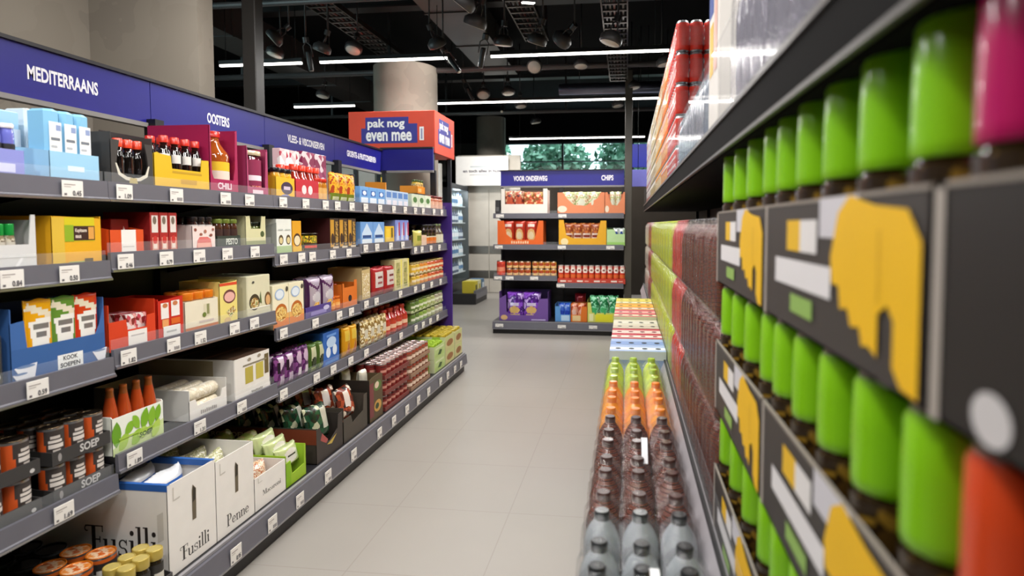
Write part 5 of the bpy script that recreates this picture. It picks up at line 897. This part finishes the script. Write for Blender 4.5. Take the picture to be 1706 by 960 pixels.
    fput(lambda w, h: bag(w, h, .07, MIX(['1f3fa8', '3a64c8', '8aa8e0'], 12, .25), (), 9), 'dark blue snack bag in the blue carton', 931, 950, 507, z, 2, 2, 'dark blue snack bags', .04, .01, jit=.2)
    fput(lambda w, h: bag(w, h, .07, MIX(['d8702c', 'e8a88a', 'b8401c'], 12, .25), (('e', .5, .5, .3, .2, 'ecc0b0'),), 10), 'orange snack bag in the orange carton', 951, 975, 507, z, 2, 2, 'orange snack bags', .04, .01, jit=.2)
    fput(lambda w, h: bag(w, h, .1, 'a81c2c', (), 11), 'dark red snack bag standing behind the orange bags', 958, 976, 489, z, 1, 1, None, .3)
    ftray('yellow-green carton of green crisps bags, bottom right', 979, 1031, 522, 500, z, .3, 'd4d46a', notch=[(0, 2.1), (.1, 2.1), (.14, 1), (.92, 1), (.95, 1.8), (1, 1.8)], slope=.05, front=[('r', .25, .05, .8, .85, 'e6de2c'), ('r', .05, .1, .18, .9, 'eceab0')])
    fput(lambda w, h: bag(w, h, .1, MIX(['3aa860', '8ad8a8', '1f7a44', 'c8ecd8'], 9, .25), (), 12), 'green crisps bag in the yellow-green carton', 983, 1030, 493, z, 3, 2, 'green crisps bags', .05, .02, jit=.2)
    for sname, zz, Y, pts in (('top', 1.652, 8.1, (833, 937)), ('second', 1.226, 8.1, (831, 936, 1017)), ('third', .8, 8.1, (830, 849, 890)), ('third right', .706, 8.1, (934,)), ('bottom', .155, 8.02, (832, 936, 988))):
        for k, px in enumerate(pts):
            x = pxat(px, 374-(zz-1.53)*F/Y, Y).x; put(tag('', .11, .045), 'white price tag on the %s rail of the crisps shelves, %s from left' % (sname, ORD[k]), (x, Y-.005, zz-.06), 0, 'crisps price tags')
crisps()
# ---------------------------------------------------------------- drinks on the right
GLB = M('3a2a0c', 'glassy')
@cached
def carrier(L, D, h, foil, plain=False):
    """printed carton sleeve round the lower half of three rows of foil-necked bottles"""
    ch = h*.54; c = MB(); m = M('3a3532', 'card') if not plain else M('1c1815', 'card'); t = .003
    c.box(-L/2, L/2, 0, t, 0, ch, m); c.box(-L/2, L/2, D-t, D, 0, ch, m); c.box(-L/2, -L/2+t, 0, D, 0, ch, m); c.box(L/2-t, L/2, 0, D, 0, ch, m); c.box(-L/2, L/2, 0, D, 0, t, m)
    e = M('a89f96', 'card'); c.box(-L/2-.001, -L/2+.012, -.001, .002, 0, ch+.001, e); c.box(-L/2, L/2, -.001, .003, ch-.003, ch+.001, M('8f867c', 'card'))
    HAND = [(.60, .62), (.64, .9), (.70, 1.0), (.82, .93), (.94, .9), (.985, .75), (.985, .03), (.93, .04), (.9, .12), (.9, .35), (.875, .42), (.84, .36), (.84, .13), (.8, .17), (.775, .15), (.76, .25), (.72, .23), (.70, .33), (.66, .31), (.65, .45), (.61, .45)]
    a = [('r', .25, .62, .37, .86, 'e8b81c'), ('r', .37, .62, .5, .86, 'e4e0de'), ('r', .52, .74, .74, 1, 'cfccd2'), ('r', .14, .34, .6, .55, 'e2dfe0'), ('r', .3, .14, .48, .28, '8fb45a'), ('p', HAND, 'eeba06'), ('r', .835, .42, .845, .8, 'd8a606')]
    if plain: a = [('e', .14, .12, .04, .1, 'c8c4c4')]  # pale dot paints a blurred highlight on the plain sleeve
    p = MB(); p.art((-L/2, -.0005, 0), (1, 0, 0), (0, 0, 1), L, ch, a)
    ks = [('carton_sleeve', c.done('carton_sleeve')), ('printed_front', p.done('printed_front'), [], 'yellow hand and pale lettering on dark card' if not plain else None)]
    fm = M(foil, 'plastic') if isinstance(foil, str) else foil; r = .036; bm = MB()
    bm.lathe([(r*.9, 0), (r, .006), (r, h*.5), (r*.95, h*.56), (r*.82, h*.63)], GLB, 16)
    bm.lathe([(r*1.01, h*.25), (r*1.01, h*.58)], MIX(['2a1c0c', '8a6a24', '4a3414'], 60, .3, 'cells'), 16, caps=False); bme = bm.done('glass_body')
    fo = MB(); fo.lathe([(r*.97, h*.6), (r*1.0, h*.605), (r*1.0, h*.64), (r*.99, h*.8), (r*.96, h*.93), (r*.86, h*.955)], fm, 16, caps=False); foe = fo.done('foil_neck')
    ca = MB(); ca.lathe([(r*.84, h*.95), (r*.86, h*.965), (r*.8, h*.992), (r*.5, h)], M('b9b4ae', 'metal'), 14); cae = ca.done('crown_cap')
    n = int(L/.1)
    for j in range(3):
        for i in range(n):
            x = -L/2+.04+(L-.08)*i/(n-1)
            ks.append(('bottle', (bme, foe, cae), (x, .041+j*.075)))
    return ks
def put_carrier(ks, label, loc):
    o = bpy.data.objects.new('bottle_carrier', None); COL.objects.link(o); o.location = loc; o.rotation_euler = (0, 0, -pi/2); o['label'] = label; o['category'] = 'bottle carton'; o['group'] = 'stacked bottle cartons'; LABELS.setdefault(label, []).append(o)
    for k in ks:
        if k[0] != 'bottle':
            c = bpy.data.objects.new(k[0], k[1]); COL.objects.link(c); c.parent = o
            if len(k) > 3 and k[3]: c['label'] = k[3]
        else:
            b = bpy.data.objects.new('bottle', k[1][0]); COL.objects.link(b); b.parent = o; b.location = (k[2][0], k[2][1], .004)
            for nm, me in (('foil_neck', k[1][1]), ('crown_cap', k[1][2])):
                c = bpy.data.objects.new(nm, me); COL.objects.link(c); c.parent = b
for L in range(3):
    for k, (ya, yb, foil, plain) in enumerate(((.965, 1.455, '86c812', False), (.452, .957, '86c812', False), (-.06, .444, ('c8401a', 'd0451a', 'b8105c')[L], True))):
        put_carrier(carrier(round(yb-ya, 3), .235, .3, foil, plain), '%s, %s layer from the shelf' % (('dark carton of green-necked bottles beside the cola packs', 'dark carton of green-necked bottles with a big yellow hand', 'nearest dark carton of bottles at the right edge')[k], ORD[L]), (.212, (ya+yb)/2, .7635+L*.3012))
@cached
def pack(nx, ny, px, py, h, r, body, cap, film='f0f0f2', fa=.2, handle=True, kind='glassy', capr=None, sh=.5, name='bottle_pack', shoulder=None, ring=False):
    """shrink-wrapped bottles: nx along local x, ny deep; film drapes from cap to cap"""
    bm = M(body, kind) if isinstance(body, str) else body; cr = capr or r*.38; b = MB()
    pr = [(r*.85, 0), (r*.98, .006), (r, h*.1), (r*.96, h*.2), (r, h*.3), (r*.97, h*.42), (r, h*sh), (r*.97, h*(sh+(.94-sh)*.3)), (r*.86, h*(sh+(.94-sh)*.55)), (r*.66, h*(sh+(.94-sh)*.78)), (cr*1.05, h*.93), (cr*.9, h*.95)]
    b.lathe(pr, bm, 16); me = b.done('bottle'); c = MB(); c.lathe([(cr, h*.93), (cr*1.03, h*.935), (cr*1.03, h*.99), (cr*.9, h)], M(cap, 'plastic'), 12); mc = c.done('cap')
    ks = []; cs = [((i-(nx-1)/2)*px, r+j*py) for j in range(ny) for i in range(nx)]
    W = (nx-1)*px/2+r+.003; D0, D1 = -.003, (ny-1)*py+2*r+.003; gx, gy = nx*7, ny*7; V = []; Fs = []
    for j in range(gy+1):
        for i in range(gx+1):
            x = -W+2*W*i/gx; y = D0+(D1-D0)*j/gy; d = min(sqrt((x-a)**2+(y-q)**2) for a, q in cs)
            z = h+.006-1.1*max(0, d-cr*.6)
            edge = i in (0, gx) or j in (0, gy)
            V.append((x, y, max(z, h*.5)-(.02*h if edge else 0)))
    for j in range(gy):
        for i in range(gx): a = j*(gx+1)+i; Fs.append((a, a+1, a+gx+2, a+gx+1))
    rim = [i for i in range(gx+1)]+[j*(gx+1)+gx for j in range(1, gy+1)]+[gy*(gx+1)+i for i in range(gx-1, -1, -1)]+[j*(gx+1) for j in range(gy-1, 0, -1)]
    n0 = len(V)
    for q in rim: V.append((V[q][0], V[q][1], .004))
    m = len(rim)
    for q in range(m): Fs.append((rim[q], n0+q, n0+(q+1) % m, rim[(q+1) % m]))
    f = MB(); f.mesh(V, Fs, M(film, 'film')); ks.append(('shrink_film', f.done('shrink_film')))
    if handle:
        s = MB(); P_ = [(.02, (D0+D1)/2-.08+.16*t, h-.012+.045*sin(pi*t)) for t in [q/8 for q in range(9)]]
        for q in range(8):
            a, e = P_[q], P_[q+1]; s.face([(a[0]-.009, a[1], a[2]), (a[0]+.009, a[1], a[2]), (e[0]+.009, e[1], e[2]), (e[0]-.009, e[1], e[2])], 'e9e9ec', True)
        ks.append(('carry_handle', s.done('carry_handle')))
    return (name, ks, me, mc, cs)
def put_pack(p, label, loc, rz, group):
    o = bpy.data.objects.new(p[0], None); COL.objects.link(o); o.location = loc; o.rotation_euler = (0, 0, rz); o['label'] = label; o['category'] = 'bottle pack' if p[0] == 'bottle_pack' else 'can pack'; o['group'] = group; LABELS.setdefault(label, []).append(o)
    for k in p[1]: c = bpy.data.objects.new(k[0], k[1]); COL.objects.link(c); c.parent = o
    for (x, y) in p[4]:
        b = bpy.data.objects.new('bottle' if p[0] == 'bottle_pack' else 'can', p[2]); COL.objects.link(b); b.parent = o; b.location = (x, y, .002)
        if p[3]: c = bpy.data.objects.new('cap', p[3]); COL.objects.link(c); c.parent = b
COLA = MIX(['200c07', '5a2413', '8a3c22', '3a150c'], 30, .2, 'ring', .1)
def floor_packs():
    CG = 'd0d3d6'
    def mk(body, cap, film, hd, kind='gloss'): return pack(3, 2, .091, .14, .33, .0455, body, cap, film, kind=kind, sh=.7, handle=hd, capr=.018)
    pk = [(.985, 2, ('9fa5a9', '1c1f22', 'e6e8ea'), 'six-pack of clear water bottles with black caps', (0,)), (1.46, 3, (COLA, '3a1a12', 'f0e4e0'), 'six-pack of big brown cola bottles', (1,)),
          (2.17, 2, ('f29a14', 'e8841c', 'f8ecd8'), 'six-pack of big orange soda bottles', ()), (2.645, 2, ('c4da28', 'a8c83c', 'f0f4e0'), 'six-pack of big lime green soda bottles', ())]
    for y0, n, (b, c, f), lab, hd in pk:
        for i in range(n):
            for L in range(2):
                put_pack(mk(b, c, f, bool(L and i in hd)), '%s, %s layer, %s from near end' % (lab, 'upper' if L else 'lower', ORD[i]), (.035, y0+.003+i*.235, .152+L*.334), 0, 'bottle packs on the right base')
    cols = [('9fb4dc', 'blue', '7f9ace', ('1d2636', 'dfe6f4'), 3.2), ('b8283c', 'dark red', 'e0c8c0', ('8a2c3c', 'e8d8d0'), 3.56), ('cfc8b4', 'grey-white', 'd8d2c4', ('3a4038', 'c8b8a8'), 3.92), ('c83a4c', 'red', 'e8a8a0', ('5a2a2c', 'd8d8b8'), 4.28), ('e8982c', 'orange', 'f0b83c', ('4a5a3a', 'dcd8d0'), 4.64), ('d8c84a', 'yellow', 'e8d86a', ('4a5a3a', 'e4e0d0'), 5.0)]
    for base, nm, top, (dot, pale), y in cols:
        W = .3; fr = [('r', 0, .86, 1, 1, pale), ('r', .02, .4, .98, .6, top)]
        for L in range(2):
            h = .33 if L == 0 else (.34 if y < 4 else .36)
            t = [('r', 0, .1, 1, .3, pale), ('r', 0, .5, 1, .8, top)]+[('e', .15+.24*i, .2, .05, .05, dot) for i in range(4)]+[('e', .15+.24*i, .65, .05, .05, dot) for i in range(4)]
            put(box(W, .34, h, base, fr, (), t, name='drink_carton', cat='carton'), '%s drink carton on the right base shelf, %s layer' % (nm, 'upper' if L else 'lower'), (.06, y, .152+L*.332), 0, 'drink cartons on the right base')
def wall_packs():
    H = .248; zs = .765
    def mk(body, cap, film, kind='gloss'): return pack(3, 2, .083, .08, H, .04, body, cap, film, handle=False, kind=kind, sh=.58)
    sp = [('brown cola bottles', 1.46, 4, mk(COLA, '151313', 'e0d0cc')), ('red bottles', 2.46, 2, mk('cc301c', 'a81c14', 'ecd8d4')), ('yellow-green bottles', 2.965, 10, mk('c8d812', 'c0d01c', 'f0f4d8')),
          ('dark red bottles', 5.48, 3, mk('a82c20', 'e8d8d0', 'ecd8d4')), ('cream bottles', 6.26, 4, mk('d8d0c0', 'b84a3c', 'f0ece8'))]
    for nm, y0, n, p in sp:
        for i in range(n):
            for L in range(3): put_pack(p, 'wrapped six-pack of small %s, %s layer, %s from near end' % (nm, ORD[L], ORD[i]), (.215, y0+.125+i*.251, zs+L*(H+.003)), -pi/2, 'small bottle packs on the right shelf')
def can_pack(base, sh, h=.145, r=.031):
    pr = can(h, r, base, sh, 'cfd0d2', 'drink_can', n=16, slim=.85); me = MB(); 
    f = MB(); W = 3*.0635/2; f.box(-W, W, -.001, .127, .03, h*.8, M('f0f0f2', 'film')); cs = [((i-1)*.0635, .0318+j*.0635) for j in range(2) for i in range(3)]
    return ('can_pack', [('shrink_film', f.done('shrink_film'))], pr.parts[0][1], pr.parts[1][1], cs)
def top_packs():
    SCR = [('p', [(.35, .12), (.5, .2), (.42, .32), (.6, .45), (.48, .58), (.62, .7), (.55, .82), (.42, .66), (.5, .55), (.36, .42), (.46, .3), (.3, .2)], 'f2ece8'), ('p', [(.05, .1), (.2, .3), (.1, .6), (.25, .85), (.2, .9), (.02, .6), (.12, .3), (0, .1)], 'f2ece8')]
    sp = [('red cola cans', 2.9, 3, 5, can_pack('d02a12', SCR)), ('orange soda cans', 3.52, 3, 5, can_pack('ee7a0c', [('e', .5, .5, .3, .2, 'f8b040'), ('r', .2, .75, .8, .82, 'f4e8d8')])),
          ('golden soda cans', 4.14, 4, 5, can_pack('f0a41c', [('e', .5, .5, .3, .25, 'f8e0a0')])), ('white soda cans', 4.96, 5, 5, can_pack('e4ddc8', [('e', .5, .55, .3, .2, 'c8b070'), ('r', 0, .05, 1, .2, 'b8a878')])),
          ('pale grey cans', 5.98, 6, 5, can_pack('cfc8c4', [('r', 0, .3, 1, .5, 'b85a4a')]))]
    for nm, y0, n, LL, p in sp:
        for i in range(n):
            for L in range(LL):
                for q in range(2): put_pack(p, 'wrapped pack of %s, %s layer, %s from near end, %s' % (nm, ORD[L], ORD[i], 'front' if q == 0 else 'behind'), (.222+q*.13, y0+.098+i*.199, 1.7165+L*.1475), -pi/2, 'can packs on the top right shelf')
    for i, y in enumerate((.02, .36, .7, 1.04)):
        p = pack(4, 3, .08, .08, .31, .039, '86838f', '6f6c7a', 'd0ccd8', handle=True, kind='gloss', capr=.02, sh=.6)
        put_pack(p, 'big pack in cloudy grey film on the top shelf, %s from near end' % ORD[i], (.225, y+.165, 1.7165), -pi/2, 'grey film packs')
    put(box(.17, .2, .46, 'ece6de', [('r', .0, .75, .5, 1, '2a4a9c'), ('r', .1, .4, .5, .7, 'e8b820'), ('r', .6, .4, .9, .9, 'e4b0a0')], name='drink_carton', cat='carton'), 'tall white carton with blue and yellow patches beside the grey film packs', (.225, 1.66, 1.7165), -pi/2)
    p = pack(3, 2, .075, .075, .25, .036, '8a93a0', '3a3d44', 'd8dce4', handle=False, kind='gloss', sh=.6)
    for i in range(4): put_pack(p, 'grey bottle pack beside the red cola cans on the top shelf, %s' % ORD[i], (.225, 1.95+.24*i, 1.7165), -pi/2, 'grey bottle packs on the top shelf')
floor_packs(); wall_packs(); top_packs()
# ---------------------------------------------------------------- glass-door fridge far left of the aisle
def fridge():
    b = MB(); X = -3.36; Y0, Y1 = 11.0, 12.5
    b.box(X-.7, X, Y0, Y0+.04, 0, 2.3, M('20242a', 'paint')); b.box(X-.7, X, Y1-.04, Y1, 0, 2.3, M('20242a', 'paint')); b.box(X-.7, X-.66, Y0, Y1, 0, 2.3, M('dfe6ea', 'paint')); b.box(X-.7, X, Y0, Y1, 2.2, 2.3, M('20242a', 'paint')); b.box(X-.7, X, Y0, Y1, 0, .35, M('26282c', 'paint'))
    ks = [('cabinet', b.done('cabinet'))]
    for i in range(5): s = MB(); s.box(X-.64, X-.06, Y0+.04, Y1-.04, .5+i*.34, .52+i*.34, M('cfd8dc', 'paint')); ks.append(('shelf', s.done('shelf')))
    e = MB(); e.box(X-.04, X-.02, Y0+.045, Y0+.07, .4, 2.18, M('dff0f6', 'lit')); ks.append(('light_tube', e.done('light_tube')))
    for k in range(2): g = MB(); a = Y0+k*(Y1-Y0)/2; g.box(X, X+.012, a+.005, a+(Y1-Y0)/2-.005, .36, 2.2, M('d8eef0', 'clear')); ks.append(('glass_door', g.done('glass_door')))
    for yy in (11.35, 12.1): lamp('POINT', (X-.12, yy, 2.1), (X-.12, yy, 0), 9, (.85, .95, 1), shadow_soft_size=.08)
    put(P('display_fridge', 'fridge', ks), 'tall glass-door fridge with lit shelves beyond the left shelves', (0, 0, 0))
    pb = [bottle(.26, .04, c, k, (.2, .5, l), name='drink_bottle', kind='gloss') for c, k, l in (('b8d0dc', '2a4a8a', 'e8eef2'), ('3a4a6a', '202228', 'c8d4e0'), ('d8e4e8', '8aa0b0', '4a7aa8'))]
    for s in range(5):
        for i in range(8): put(pb[(s+i//3) % 3], 'bottle in the glass-door fridge, %s shelf from bottom, %s along' % (ORD[s], ORD[i]), (X-.12, Y0+.17+i*.165, .521+s*.34), pi/2, 'bottles in the fridge')
    b = MB(); b.box(0, .5, 0, .9, 0, .2, M('2a2a2c', 'paint'), .005); b.box(.46, .5, 0, .9, .2, .26, M('6a6a70', 'paint')); r = MB(); r.box(.5, .512, .02, .88, .1, .2, M('77767c', 'paint'))
    put(P('display_plinth', 'display stand', [('base', b.done('base')), ('price_rail', r.done('price_rail'))]), 'low dark display plinth in front of the glass-door fridge', (-3.3, 10.9, 0))
    for i in range(3): put(box(.2, .25, .22, ('d8c83c', 'e4e0b0', '5a7a98')[i], [('r', .2, .2, .8, .7, ('5a5a2a', 'b8a83c', 'dfe8ee')[i])], c=.003), '%s carton on the low dark plinth' % ('yellow', 'pale yellow', 'blue')[i], (-2.84-.0*i, 11.1+.27*i, .201), pi/2, None)
fridge()
